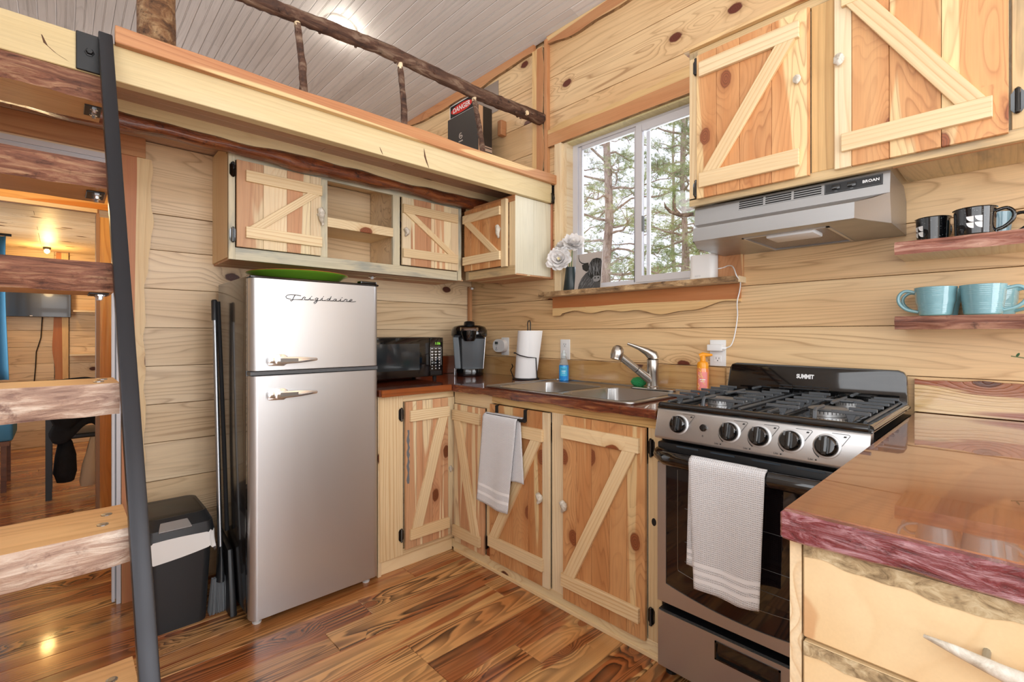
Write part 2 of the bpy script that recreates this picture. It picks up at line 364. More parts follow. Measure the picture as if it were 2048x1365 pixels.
# ---- right wall with the window hole
W0, W1, WZ0, WZ1 = .87, 1.80, 1.42, 2.315       # hole: u = -Y
g = G()
for a, b, c, d in ((-4.5, W0, 0, 3.02), (W1, 5.5, 0, 3.02), (W0, W1, 0, WZ0), (W0, W1, WZ1, 3.02)): g.box(.021, .10, -a, -b, c, d)
wr = structure('wall_right', g, PINER)
R0 = RW(0.0)
rz = rows[:-1] + [1.748, 1.926, 2.104, 2.32, 2.52, 2.735, 2.965]
for k, (a, b) in enumerate(zip(rz, rz[1:])):
    spans = [(.0, 5.4)] if b < 2.11 else [(-3.2, .70), (.70, 5.4)]
    if b > 2.0 and a < 2.2: spans = [(0, 5.4)] if b < 2.11 else spans
    out = []
    for s0, s1 in spans:
        if b > WZ0 + .02 and a < WZ1 - .02 and s0 < W0 and s1 > W1: out += [(s0, W0), (W1, s1)]
        else: out.append((s0, s1))
    for s0, s1 in out:
        if s1 - s0 > 4.0:
            c = rng.choice((2.9, 3.3, 3.9)); parts_ = [(s0, c), (c, s1)]
        else: parts_ = [(s0, s1)]
        for q0, q1 in parts_:
            plank('plank', wr, PINER, R0(q0 + .0005, (a + b) / 2, -.02), R0(q1 - .0005, (a + b) / 2, -.02), b - a - .0025, .02, R0.n)
# ---- other walls (outside the frame, they close the room)
wl = structure('wall_left', G().box(-2.9, -2.8, -5.5, 4.45, 0, 3.6), CEIL)
wre = structure('wall_rear', G().box(-2.8, .1, -5.6, -5.5, 0, 3.6), CEIL)
wf = structure('wall_far', G().box(-2.85, .1, 4.371, 4.45, 0, 3.6), PINE)
FW = BW(4.35)
for k in range(12):
    a = .175 * k
    for u0, u1 in ((-2.79, -2.21), (-2.09, -1.2)):
        plank('plank', wf, PINE, FW(u0, a + .0875, -.02), FW(u1, a + .0875, -.02), .1725, .02, FW.n)
live('trim_far_post', wf, [TRIM_BOT, LIVE], FW(-2.15, 0, -.01), FW(-2.15, 2.06, -.01), .035, FW.n, lambda s: .056 + wav(5, .012, 1.2, 2.7, 5)(s), lambda s: -.052, 40)
# ---- ceiling: boards along Y, rising away from the right wall
SL = .19; zc = lambda X: 2.98 - SL * X
g = G(); g.add([(.1, -5.6, zc(.1) + .03), (.1, 4.45, zc(.1) + .03), (-2.9, 4.45, zc(-2.9) + .03), (-2.9, -5.6, zc(-2.9) + .03), (.1, -5.6, zc(.1) + .12), (.1, 4.45, zc(.1) + .12), (-2.9, 4.45, zc(-2.9) + .12), (-2.9, -5.6, zc(-2.9) + .12)],
              [(0, 1, 2, 3), (7, 6, 5, 4), (0, 4, 5, 1), (1, 5, 6, 2), (2, 6, 7, 3), (3, 7, 4, 0)])
ce = structure('ceiling', g, CEIL)
cn = Vector((-SL, 0, -1)).normalized()
def ceil_mesh(L, key={}):
    if L in key: return key[L]
    h = .0475; t = .012; prof = [(-h, 0), (-h, t - .002), (-h + .003, t), (-.0045, t), (-.003, t - .0028), (-.0015, t), (.0015, t), (.003, t - .0028), (.0045, t), (h - .003, t), (h, t - .002), (h, 0)]
    n = len(prof); g = G().add([(-L / 2, a, b) for a, b in prof] + [(L / 2, a, b) for a, b in prof], [(k, (k + 1) % n, n + (k + 1) % n, n + k) for k in range(n)] + [tuple(range(n - 1, -1, -1)), tuple(range(n, 2 * n))])
    key[L] = mesh(g, 'board', [CEIL]); return key[L]
ys = cn.cross(Vector((0, 1, 0)))
x = -.049; step = .0965 / math.sqrt(1 + SL * SL)
while x > -2.8:
    cuts = [-5.4] + sorted(rng.sample((-3.6, -2.8, -1.6, -1.0, -.4, .4, 1.2, 2.0, 3.0), 2)) + [3.2]
    for a, b in zip(cuts, cuts[1:]):
        L = round(b - a - .001, 3)
        link('board', ceil_mesh(L), ce, Vector((x, (a + b) / 2, zc(x))) - cn * .012, Matrix((Vector((0, 1, 0)), ys, cn)).transposed())
    x -= step
# ---- trims on the right wall
live('trim_1', None, [TRIM_DARK, LIVE], R0(-2.6, 2.955, 0), R0(.645, 2.955, 0), .022, R0.n, lambda s: .028, lambda s: -.034 + wav(3, .013, 2, 5, 9)(s), 60)['kind'] = 'structure'
live('trim_2', None, [TRIM_DARK, LIVE], R0(.755, 2.955, 0), R0(5.4, 2.955, 0), .022, R0.n, lambda s: .028, lambda s: -.032 + wav(9, .016, 3, 8, 15)(s), 90)['kind'] = 'structure'
# vertical post trim: x is up, y = n cross x = -u direction
t3 = wood('post_trim_wood', '#e9c48a', '#dfb67a', '#b97a42', heart='#bd8052', hth=.5, sapy=(.012, -1), knots=.35, ls=.45, lin=25, knotc='#6e3a20')
live('trim_3', None, [t3, LIVE], R0(.697, 2.105, 0), R0(.697, 2.93, 0), .034, R0.n, lambda s: .052, lambda s: -.040 + wav(4, .007, 2, 3)(s), 40)['kind'] = 'structure'
plank('trim_4', None, TRIM_DARK, R0(.752, 2.105, 0), R0(.752, 2.965, 0), .022, .03, R0.n)['kind'] = 'structure'
plank('trim_5', None, TRIM_DARK, (-.021, -.021, .918), (-.021, -.021, 1.522), .026, .021, (-1, 0, 0))['kind'] = 'structure'

# ---- loft floor: decking over joists
lf = structure('loft_floor', G().box(-2.8, -.002, -.735, 4.34, 2.0765, 2.10), LOFTP)
yy = -.735
while yy < 4.3:
    wd = .088 if yy < .05 else .17; cuts = [-2.8] + sorted(rng.sample((-2.3, -1.95, -1.6, -1.25, -.9, -.6), 2)) + [-.004]
    for a, b in zip(cuts, cuts[1:]):
        plank('board', lf, LOFTP if yy < .05 else PINE, (a + .0006, yy + wd / 2, 2.076), (b - .0006, yy + wd / 2, 2.076), wd - .002, .014, (0, 0, -1))
    yy += wd
# ---- inner partition with the bedroom doorway
wp = structure('wall_inner', G().box(-1.925, -.1, 1.08, 1.16, 0, 2.05).box(-2.8, -1.925, 1.08, 1.16, 1.95, 2.05), PINE)
IW = BW(1.08)
g2 = G(); IW.box(-1.99, -1.923, 0, 1.885, 0, .022, g2)
dtr = structure('door_1', G().box(-2.8, -1.992, 1.06, 1.085, 1.905, 1.93).box(-2.006, -1.990, 1.055, 1.165, 0, 1.905), plain('door_stop_taupe', '#a8866e', .5))
live('door_casing', dtr, [AMBER, AMBER], IW(-1.957, 0, 0), IW(-1.957, 1.885, 0), .022, IW.n, lambda s: .034, lambda s: -.034, 30)
plank('door_casing', dtr, AMBER, IW(-2.8, 1.975, 0), IW(-1.923, 1.975, 0), .09, .022, IW.n)
plank('door_header', dtr, PALE, IW(-2.8, 1.918, 0), IW(-2.0, 1.918, 0), .022, .03, IW.n)
structure('wall_hall', G().box(-1.90, -1.82, .101, 1.079, 0, 2.05), PINE)
# ---- kitchen doorway: white track, jamb strips, live-edge casing
d2 = structure('door_2', G().box(-2.8, -2.014, -.006, .035, 1.923, 1.934).box(-2.8, -2.014, -.004, .035, 1.944, 1.966).box(-2.8, -2.014, .004, .035, 1.932, 1.946), VINYL)
obj('jamb_or_shadow_strip', G().box(-1.998, -1.988, -.004, .03, 0.012, 1.966), VINYL, d2)
obj('jamb_or_shadow_strip', G().box(-1.983, -1.968, -.010, .0195, 0.0, 1.955), VINYL, d2)
obj('jamb_or_shadow_strip', G().box(-1.988, -1.983, .004, .0195, 0.02, 1.94), plain('shadow_grey', '#9a9ca0', .6), d2)  # grey strip painting the shadow between the two white strips
DW = BW(0)
cas = wood('casing_two_tone', '#ead0a2', '#e0c190', '#c09058', heart='#bd7b52', hth=.5, sapy=(-.004, 1), knots=.1, ls=.4, lin=20, ring=12)
tw = wav(11, .022, .8, 1.7); tw2 = wav(12, .004, 9, 17)
live('door_casing', d2, [cas, LIVE], DW(-1.915, 0, 0), DW(-1.915, 1.972, 0), .022, DW.n, lambda s: .051, lambda s: -.037 - tw(s) * .55 - tw2(s) + (.02 if s < .05 else 0) - .014 * math.exp(-((s - .83) / .06) ** 2), 70)
plank('door_header', d2, TRIM_DARK, DW(-2.8, 2.017, 0), DW(-1.882, 2.017, 0), .088, .026, DW.n)

# ---- the window
fw = .03
g = G()
for q in ((.896, .93, 1.435, 2.31), (1.760, 1.792, 1.435, 2.31), (.93, 1.76, 1.435, 1.458), (.93, 1.76, 2.285, 2.31)): R0.box(*q, -.10, -.055, g)
wi = structure('window_1', g, VINYL)
g = G(); R0.box(.93, .952, 1.458, 2.285, -.088, -.066, g); R0.box(1.308, 1.336, 1.458, 2.285, -.088, -.066, g); R0.box(.952, 1.308, 1.458, 1.474, -.088, -.066, g); R0.box(.952, 1.308, 2.266, 2.285, -.088, -.066, g)
obj('fixed_sash', g, VINYL, wi, bevel=.002)
g = G(); R0.box(1.325, 1.362, 1.456, 2.287, -.072, -.05, g); R0.box(1.728, 1.760, 1.456, 2.287, -.072, -.05, g); R0.box(1.362, 1.728, 1.456, 1.490, -.072, -.05, g); R0.box(1.362, 1.728, 2.245, 2.287, -.072, -.05, g)
R0.box(1.376, 1.398, 1.49, 2.245, -.083, -.072, g)
obj('sliding_sash', g, VINYL, wi, bevel=.002)
obj('latch', R0.box(1.3635, 1.370, 1.72, 1.80, -.064, -.046), plain('latch_grey', '#7c7f82', .4), wi)
obj('glass_pane', R0.box(.95, 1.31, 1.47, 2.27, -.079, -.076), PANE, wi)
obj('glass_pane', R0.box(1.36, 1.73, 1.488, 2.247, -.063, -.060), PANE, wi)
# liner of the opening (pale treated boards) and casing
for nm, a in (('liner', (.868, .896, 1.42, 2.315)), ('liner', (1.792, 1.802, 1.42, 2.315))):
    obj(nm, R0.box(a[0], a[1], a[2], a[3], -.1, .001), PALE, wi)
GRN = wood('treated_liner', '#dccfa0', '#cfc08e', '#a89a66', knots=.25, ls=.35, lin=30)
plank('liner', wi, GRN, R0(.872, 2.3, -.05), R0(1.80, 2.3, -.05), .1, .028, (0, 0, -1)) if 0 else obj('liner', R0.box(.896, 1.792, 2.300, 2.325, -.1, .001), GRN, wi)
tt = wav(21, .012, 1.3, 3.1, 6.4)
live('window_casing', wi, [TRIM_TOP, LIVE], R0(.765, 2.365, 0), R0(1.86, 2.365, 0), .024, R0.n, lambda s: .045 + tt(s) + .018 * s, lambda s: -.055, 60)
plank('window_casing', wi, PALE, R0(.8445, 1.425, 0), R0(.8445, 2.31, 0), .05, .024, R0.n)
plank('window_casing', wi, TRIM_DARK, R0(1.845, 1.425, 0), R0(1.845, 2.31, 0), .104, .022, R0.n)
ap = wav(31, .016, 1.1, 2.3, 5.2)
live('window_apron', wi, [TRIM_BOT, LIVE], R0(.805, 1.345, 0), R0(1.885, 1.345, 0), .024, R0.n, lambda s: .058, lambda s: -.052 + ap(s) + .02 * s - (.012 if s < .06 else 0), 70)
st = wav(41, .008, 2, 5, 11)
live('window_sill', wi, [PALE, LIVE], (-.02, -.745, 1.404), (-.02, -1.905, 1.404), .026, (0, 0, 1), lambda s: .080, lambda s: -.075 + st(s), 60)
# n=(0,0,1), x=-Y -> y = n cross x = (1,0,0): top is toward the glass

# ================================================================== BEAMS AND LOFT RAIL
lb = thing('loft_beam', 'long pale pine beam carrying the loft edge with a reddish cedar cap board on top', 'beam', (-1.4, -.76, 2.03))
plank('beam', lb, BEAM, (-2.78, -.765, 2.020), (-.035, -.765, 2.020), .112, .045, (0, -1, 0), .002)
BI = plain('bark_inclusion', '#5b3a22', .7)
for k, P_ in enumerate(([(-2.20, 2.036), (-2.192, 2.012), (-2.170, 1.994), (-2.145, 1.982), (-2.125, 1.970)], [(-1.150, 1.996), (-1.143, 1.982), (-1.136, 1.967)], [(-.925, 2.050), (-.918, 2.010), (-.908, 1.985), (-.898, 1.966)])):
    W_ = [.0015, .0045, .0045, .004, .002] if k == 0 else [.001, .004, .001] if k == 1 else [.001, .006, .005, .002]
    g = G(); n = len(P_)
    g.add([(x - w_, -.8104, z + w_ * .6) for (x, z), w_ in zip(P_, W_)] + [(x + w_, -.8104, z - w_ * .6) for (x, z), w_ in zip(P_, W_)], [(i, i + 1, n + i + 1, n + i) for i in range(n - 1)])
    obj('bark_inclusion', g, BI, lb)
tb = wav(51, .003, 2, 5)
live('cap_board', lb, [TRIM_DARK, TRIM_DARK], (-2.04, -.8105, 2.092), (-.003, -.8105, 2.092), .026, (0, -1, 0), lambda s: .028 + tb(s), lambda s: -.022, 40, .002)
plank('soffit_board', lb, wood('brown_soffit', '#c99a68', '#b07f50', '#7c5030', knots=.2, ls=.6), (-2.78, -.735, 2.074), (-.04, -.735, 2.074), .058, .016, (0, 0, -1))
obj('joist_hanger', G().grid(lambda a, b: (-.045 + .03 * a, -.812 - .012 * math.sin(b * 6.28), 1.965 + .105 * b), 1, 12).box(-.05, -.012, -.806, -.79, 1.965, 2.06), BLKS, lb, smooth=60)
jb = thing('joist_beam', 'loft joist with dark barky lower edge running above the small wall cabinets', 'beam', (-1.4, -.38, 2.04))
lw = wav(61, .006, 3, 7, 13)
plank('joist', jb, BEAM, (-2.78, -.36, 2.042), (-.05, -.36, 2.042), .066, .05, (0, -1, 0), .002)
live('bark_edge', jb, [BARKD, BARKD], (-2.78, -.352, 1.998), (-.12, -.352, 1.998), .072, (0, -1, 0), lambda s: .018 + lw(s), lambda s: -.034 + lw(1 - s), 90, .012, 60)

def log(name, pts, rs, mat, parent=None, n=12, seed=1, j=.08, label=None, cat=None, sub=14, ends=None):
    rr = random.Random(seed); P = [Vector(p) for p in pts]; L = []; Rr = []
    for i in range(len(P) - 1):
        for k in range(sub):
            s = k / sub; L.append(P[i].lerp(P[i + 1], s)); Rr.append(rs[i] * (1 - s) + rs[i + 1] * s)
    L.append(P[-1]); Rr.append(rs[-1])
    g = G().tube(L, Rr, n)
    g.v = [p + Vector((rr.uniform(-1, 1), rr.uniform(-1, 1), rr.uniform(-1, 1))) * j * Rr[0] for p in g.v]
    for _ in range(int(len(L) / 3) if Rr[0] < .045 else 0):      # twig stubs
        i = rr.randrange(1, len(L) - 1); t = rr.uniform(0, 6.28); ax = (L[i + 1] - L[i]).normalized(); q = ax.orthogonal().normalized(); q = Matrix.Rotation(t, 3, ax) @ q
        g.tube([L[i] + q * Rr[i] * .8, L[i] + q * Rr[i] * 1.22], [Rr[i] * .3, Rr[i] * .18], 6)
    d0 = 0
    return obj(name, g, mat, parent, smooth=70)
rl = thing('loft_railing', 'rough bark-covered log railing along the loft edge with thin stick balusters', 'railing', (-1.0, -.72, 2.12))
log('handrail', [(-.03, -.72, 2.492), (-.55, -.72, 2.474), (-1.1, -.722, 2.487), (-1.5, -.72, 2.463), (-1.868, -.722, 2.448)], [.036, .033, .030, .028, .027], STICK, rl, 14, 4, .07, sub=18)
obj('cut_end', G().lathe([(0, 0), (.013, 0), (.013, -.012), (0, -.012)], (-.19, -.760, 2.468), 12, axis=Matrix.Rotation(R(90), 3, 'X')), PALE, rl)
for i, (xt, xb) in enumerate(((-1.465, -1.442), (-.998, -.983), (-.553, -.497), (-1.80, -1.79))):
    if i == 3: continue
    b = log('baluster', [(xb, -.735, 2.105), ((xt + xb) / 2 + .004, -.73, 2.28), (xt, -.72, 2.435)], [.0165, .0145, .0135], STICK, rl, 9, 10 + i, .12, sub=8)
    obj('peeled_tip', G().tube([(xt, -.72, 2.425), (xt, -.72, 2.462)], .0125, 10), PALE, b, smooth=50)
po = log('log_post', [(-1.925, -.735, 2.105), (-1.93, -.735, 2.6), (-1.925, -.735, zc(-1.925) - .005)], [.052, .054, .052], POSTB, None, 24, 21, .035, sub=14)
tag(po, 'thick brown bark-covered log post rising from the loft edge to the ceiling', 'post')

# ================================================================== LADDER
la = thing('loft_ladder', 'steep loft ladder with black steel side rails and thick live-edge wooden treads', 'ladder', (-2.3, -1.5, 0))
def railseg(x0, x1, name):
    # square tube from the floor to the beam
    top = Vector((x0, -.815, 2.085)); bot = Vector((x1, -1.815, 0.0)); g = G()
    d = (top - bot).normalized(); q = Vector((1, 0, 0)); r_ = d.cross(q).normalized(); h = .0168
    v = []
    for P in (bot, top):
        for a, b in ((-1, -1), (1, -1), (1, 1), (-1, 1)): v.append(P + q * a * h + r_ * b * h)
    for k in range(4): v[k].z = 0.0
    g.add(v, [(0, 3, 2, 1), (4, 5, 6, 7), (0, 1, 5, 4), (1, 2, 6, 5), (2, 3, 7, 6), (3, 0, 4, 7)])
    return obj(name, g, LADM, la, bevel=.004, seg=2, smooth=30)
railseg(-2.062, -2.028, 'side_rail'); railseg(-2.565, -2.590, 'side_rail')
for sx in (-1,):
    obj('mounting_plate', G().box(-2.128, -2.072, -.818, -.811, 1.965, 2.078), BLKS, la, bevel=.002)
    obj('bolt', G().lathe([(0, .012), (.007, .012), (.009, .004), (.012, .003), (.012, 0)], (-2.098, -.818, 2.022), 6, axis=Matrix.Rotation(R(90), 3, 'X')), BLKS, la)
for i in range(7):
    yf = -.822 - .152 * i; zt = 1.957 - .2965 * i; th = .074 if i < 5 else .078
    rr = wav(70 + i, .004, 1.3, 3.7, 7)
    g = G(); x0, x1 = -2.54, (-2.068, -2.062, -2.0605, -2.060, -2.052, -2.046, -2.04)[i]; n = 24; dp = .195
    vs = []
    for k in range(n + 1):
        s = k / n; X = x0 + (x1 - x0) * s; o = rr(s); yb = yf + dp + rr(1 - s) * .5
        vs += [(X, yf + .004 + o * .4, zt), (X, yb, zt), (X, yb, zt - th), (X, yf + .006 + o, zt - th + rr(s * .7) * .3), (X, yf - .008 + o, zt - th * .5)]
    g.add(vs, [])
    for k in range(n):
        a = k * 5; b = a + 5
        for (p, q), m in (((0, 1), 0), ((1, 2), 0), ((2, 3), 0), ((3, 4), 1), ((4, 0), 1)): g.f.append((a + p, b + p, b + q, a + q)); g.mi.append(m)
    g.f += [(0, 1, 2, 3, 4), tuple(n * 5 + q for q in (4, 3, 2, 1, 0))]; g.mi += [0, 0]
    tr = obj('tread', g, [wood('tread_wood_%d' % i, '#dcae78', '#cf9a64', '#a26a3a', knots=.15, ls=.45) if i in (0, 4) else (bpy.data.materials['tread_wood_0'] if i < 3 else bpy.data.materials['tread_wood_4'] if i > 4 else bpy.data.materials['tread_wood_0']), BARKR if i < 3 else BARKL], la, smooth=40, loc=None)
    if i < 3:
        obj('bracket', G().box(-2.108, -2.068, yf + .045, yf + .135, zt - th - .005, zt - th - .0005), BLKS, tr, bevel=.001)
        for b in (.065, .115): obj('bolt', G().lathe([(0, -.012), (.0055, -.012), (.0055, -.004), (.010, -.003), (.010, 0)], (-2.085, yf + b, zt - th - .005), 6), CHROME, tr)
    else:
        for b in (.06, .13): obj('bolt', G().lathe([(.010, 0), (.010, .002), (.006, .003), (0, .003)], (-2.095 + .01 * (b > .1), yf + b, zt), 10), GALV, tr)
# ================================================================== CABINETS
def fbox(fr, lst, g=None):
    g = g or G()
    for a in lst: fr.box(*a, g)
    return g
def hinge(parent, fr, u, v, h=.062, w=0.0):
    g = fbox(fr, [(u - .006, u + .006, v - h * .36, v + h * .36, w, w + .004)])
    ax = Matrix((fr.x, fr.n, fr.y)).transposed()
    g.tube([fr(u, v - h * .5, w + .007), fr(u, v + h * .5, w + .007)], .0055, 8)
    g.tube([fr(u, v - h * .56, w + .007), fr(u, v - h * .5, w + .007)], [.003, .0065], 8); g.tube([fr(u, v + h * .5, w + .007), fr(u, v + h * .56, w + .007)], [.0065, .003], 8)
    g.prism([(-.013, -h * .33), (-.006, -h * .5), (0, -h * .42), (.006, -h * .5), (.013, -h * .33), (.013, h * .33), (.006, h * .5), (0, h * .42), (-.006, h * .5), (-.013, h * .33)], lambda a, b, t: fr(u + a, v + b, w + t), 0, .0025)
    return obj('hinge', g, BLKG, parent, smooth=40)
def knob_antler(parent, fr, u, v, w, kind=0, s=1.):
    if kind == 0: g = G().lathe([(.008, 0), (.010, .006), (.018, .014), (.021, .020), (.017, .027), (0, .029)], (0, 0, 0), 14); g.xf(lambda p: fr(u + p.x * s * 1.0, v + p.y * s * 1.25, w + p.z * s))
    else:
        pts = [(0, .022), (.006, .008), (.004, -.012), (.010, -.034)] if kind == 1 else [(-.010, .016), (0, .006), (.002, -.006), (-.008, -.018)]
        g = G().tube([fr(u + a * s, v + b * s, w + .014) for a, b in pts], [.008 * s, .012 * s, .009 * s, .004 * s], 9)
        g.tube([fr(u, v, w), fr(u, v, w + .014)], .007 * s, 8)
    rr = random.Random(int(u * 1e4)); g.v = [p + Vector([rr.uniform(-.0012, .0012) for _ in range(3)]) for p in g.v]
    return obj('antler_knob', g, ANTLER, parent, smooth=60)
def door(parent, fr, u0, u1, v0, v1, bw, diag, mat, hin=None, hv=(.12, .12), w=0.0, rails=(.03, .03, .062, .062), inset=(.0, .0), rw=.055, dw=.048, name='cabinet_door', railmat=None, hw=None, gapm=None):
    """plank door; bw: list of board widths (fractions); diag '/' or backslash; rails: (top offset, bottom offset, ...)"""
    railmat = railmat or FRAME
    d = obj(name, fr.box(u0 + .003, u1 - .003, v0 + .003, v1 - .003, w + .0005, w + .004), BLKM, parent)
    tot = sum(abs(b) for b in bw); u = u0; W_ = u1 - u0
    for b in bw:
        wd = abs(b) / tot * W_; m = mat if b > 0 else PALE
        plank('plank', d, m, fr(u + wd / 2, v0, w + .004), fr(u + wd / 2, v1, w + .004), wd - .0012, .014, fr.n, .001)
        u += wd
    i0, i1 = inset; w1 = w + .018
    vt = v1 - rails[0] - rw / 2; vb = v0 + rails[1] + rw / 2
    a, b = u0 + i0, u1 - i1
    # diagonal between the rails, mitred against them
    vt2 = vt - rw / 2; vb2 = vb + rw / 2; H = vt2 - vb2; hx = dw * .62
    if diag == '/': q = [(a + .012, vb2), (a + .012 + 2 * hx, vb2), (b - .012, vt2), (b - .012 - 2 * hx, vt2)]
    else: q = [(b - .012 - 2 * hx, vb2), (b - .012, vb2), (a + .012 + 2 * hx, vt2), (a + .012, vt2)]
    c0 = Vector(((q[0][0] + q[1][0]) / 2, vb2)); c1 = Vector(((q[2][0] + q[3][0]) / 2, vt2)); ax = (c1 - c0).normalized(); ay = Vector((-ax.y, ax.x)); mid = (c0 + c1) / 2
    loc2 = [((Vector(p) - mid).dot(ax), (Vector(p) - mid).dot(ay)) for p in q]
    X = fr.x * ax.x + fr.y * ax.y; Y = fr.n.cross(X)
    g = G().prism(loc2, lambda s, t, z: (s, t, z), 0, .014)
    obj('brace', g, railmat, d, bevel=.0012, loc=fr(mid.x, mid.y, w1), rot=Matrix((X, Y, fr.n)).transposed())
    plank('rail', d, railmat, fr(a, vt, w1), fr(b, vt, w1), rw, .015, fr.n)
    plank('rail', d, railmat, fr(a, vb, w1), fr(b, vb, w1), rw, .015, fr.n)
    if hin is not None:
        hinge(d, fr, hin, v1 - hv[0], w=w + (hw or 0)); hinge(d, fr, hin, v0 + hv[1], w=w + (hw or 0))
    return d
def stile(parent, fr, u0, u1, v0, v1, mat, t=.018, name='face_frame', w=-.018, **k):
    if v1 - v0 > u1 - u0: return plank(name, parent, mat, fr((u0 + u1) / 2, v0, w), fr((u0 + u1) / 2, v1, w), u1 - u0, t, fr.n)
    return plank(name, parent, mat, fr(u0, (v0 + v1) / 2, w), fr(u1, (v0 + v1) / 2, w), v1 - v0, t, fr.n)

# ---- base cabinet on the back wall (left of the corner)
A = BW(-.588); Cc = RW(-.588)
bc = thing('base_cabinet', 'narrow pine base cabinet between the fridge and the corner with one Z-braced door', 'cabinet', (-.81, -.3, 0))
obj('carcass', fbox(A, [(-1.02, -.60, .072, .88, -.56, -.0185)]), PALE, bc)
plank('side_panel', bc, PALE, (-1.022, -.31, .0), (-1.022, -.31, .88), .55, .018, (-1, 0, 0))
stile(bc, A, -1.035, -.905, .07, .88, FRAME); stile(bc, A, -.905, -.589, .842, .88, FRAME); stile(bc, A, -.905, -.589, .070, .100, FRAME)
plank('toe_board', bc, DRAWP, A(-1.035, .034, -.03), A(-.590, .034, -.03), .068, .014, A.n)
door(bc, A, -.900, -.640, .100, .842, (.24, .14, .24, .2, .18), '/', CEDAR2, hin=-.918, hv=(.062, .074), rails=(.045, .045), inset=(.02, 0), hw=.002)
for k, (uu, vv) in enumerate([(-.612, .47)]): plank('filler_strip', bc, CEDAR2, A(-.6145, .10, -.012), A(-.6145, .842, -.012), .046, .020, A.n)
obj('mortar_scar', G().add([tuple(A(-.892 + .004 * math.sin(i * 1.7), .70 - i * .018, .0190)) for i in range(16)] + [tuple(A(-.880 + .003 * math.sin(i * 2.9), .70 - i * .018, .0196)) for i in range(16)], [(i, i + 1, 17 + i, 16 + i) for i in range(15)]), GREYPR, bc)

# ---- corner + sink base cabinet on the right wall
sc = thing('sink_base_cabinet', 'long pine sink base cabinet with three Z-braced cedar doors beside the black range', 'cabinet', (-.3, -1.2, 0))
obj('carcass', fbox(Cc, [(.60, 1.832, .06, .70, -.56, -.0185)]), PALE, sc)
stile(sc, Cc, .592, .905, .806, .88, FRAME); stile(sc, Cc, .905, 1.838, .838, .88, wood('top_rail_pine', '#ecc98e', '#e0b676', '#a97434', knots=.35, ls=.75, lin=25, ring=20))
stile(sc, Cc, .562, 1.838, .012, .062, wood('kick_board', '#efdcb6', '#e6cfa0', '#c79b62', knots=.15, ls=.5, stain='#dcc8a4')); stile(sc, Cc, .864, .906, .062, .806, FRAME); stile(sc, Cc, 1.308, 1.384, .062, .838, PALE); stile(sc, Cc, 1.782, 1.838, .062, .838, FRAME)
plank('toe_board', sc, DRAWP, Cc(.592, .008, -.012), Cc(1.838, .008, -.012), .016, .02, Cc.n)
obj('knot_hole', G().lathe([(0, .0), (.012, .0), (.010, .0006), (0, .0006)], (0, 0, 0), 12).xf(lambda p: Cc(1.806 + p.x * .8, .498 + p.y * 1.2, .0006 + p.z)), BLKM, sc)
door(sc, Cc, .612, .862, .064, .806, (.22, .26, .3, .2), '\\', CEDAR2, hin=.872, hv=(.068, .068), rails=(.03, .035), inset=(.0, .02), hw=.002)
d2a = door(sc, Cc, .908, 1.306, .064, .836, (.16, .22, .22, .2, -.09), '/', CEDAR, rails=(.075, .07), inset=(.0, .03))
d3a = door(sc, Cc, 1.386, 1.780, .058, .838, (.18, .2, .22, .2, .2), '/', CEDAR, hin=1.797, hv=(.07, .095), rails=(.04, .06), inset=(.0, .02), hw=.001)
obj('door_stop_strip', fbox(Cc, [(.593, .610, .07, .80, -.006, .004)]), CEDAR2, sc)
knob_antler(bc, Cc, .600, .451, .016, 2, .9); knob_antler(d2a, Cc, 1.262, .454, .018, 2, 1.3); knob_antler(d3a, Cc, 1.402, .455, .018, 2, 1.3)

# ---- countertop (one L-shaped glossy slab) and backsplashes
g = G(); oy = -.62
sx0, sx1, sy0, sy1 = -.572, -.075, -.885, -1.695      # cut-out of the sink
for bx in ((-1.045, 0, -.62, 0), (sx0, 0, sy0, -.62), (-.62, sx0, -1.838, -.62), (sx1, 0, sy1, sy0), (sx0, 0, -1.838, sy1)):
    g.box(bx[0], bx[1], bx[2], bx[3], .8805, .9145)
cs = obj('counter_slab', g, SLABR)
tag(cs, 'L-shaped dark red varnished wooden countertop around the sink and under the microwave', 'countertop')
ew = wav(81, .003, 3, 8)
ct = live('live_edge', cs, [EDGEB, EDGEB], (-.62, -.615, .8975), (-.62, -1.840, .8975), .016, (-1, 0, 0), lambda s: .0165, lambda s: -.0185 + ew(s), 50, .003)
live('live_edge', cs, [wood('edge_orange', '#b8662c', '#8f4a1e', '#4c1e0c', knots=.3, ls=.6, ro=.22, coat=.9, coro=.05), EDGEB], (-1.046, -.62, .8975), (-.636, -.62, .8975), .016, (0, -1, 0), lambda s: .0165, lambda s: -.0185, 30, .003)
plank('live_edge', cs, EDGEB, (-1.045, -.62, .8975), (-1.045, -.02, .8975), .033, .006, (-1, 0, 0))
b1 = live('backsplash', None, [BSPL, LIVE], R0(.023, .975, 0), R0(1.822, .975, 0), .02, R0.n, lambda s: .057 + ew(s), lambda s: -.060, 60)
tag(b1, 'varnished live-edge backsplash board on the wall behind the sink', 'backsplash')
b2 = plank('backsplash', None, SLABR, B0(-1.04, .975, 0), B0(-.03, .975, 0), .118, .02, B0.n)
tag(b2, 'dark red varnished backsplash board on the wall behind the microwave', 'backsplash')
b3 = live('backsplash', None, [BSPL2, LIVE], R0(2.470, .972, 0), R0(3.2, .972, 0), .02, R0.n, lambda s: .056 + ew(s), lambda s: -.055, 60)
tag(b3, 'burled glossy backsplash board above the peninsula counter right of the range', 'backsplash')

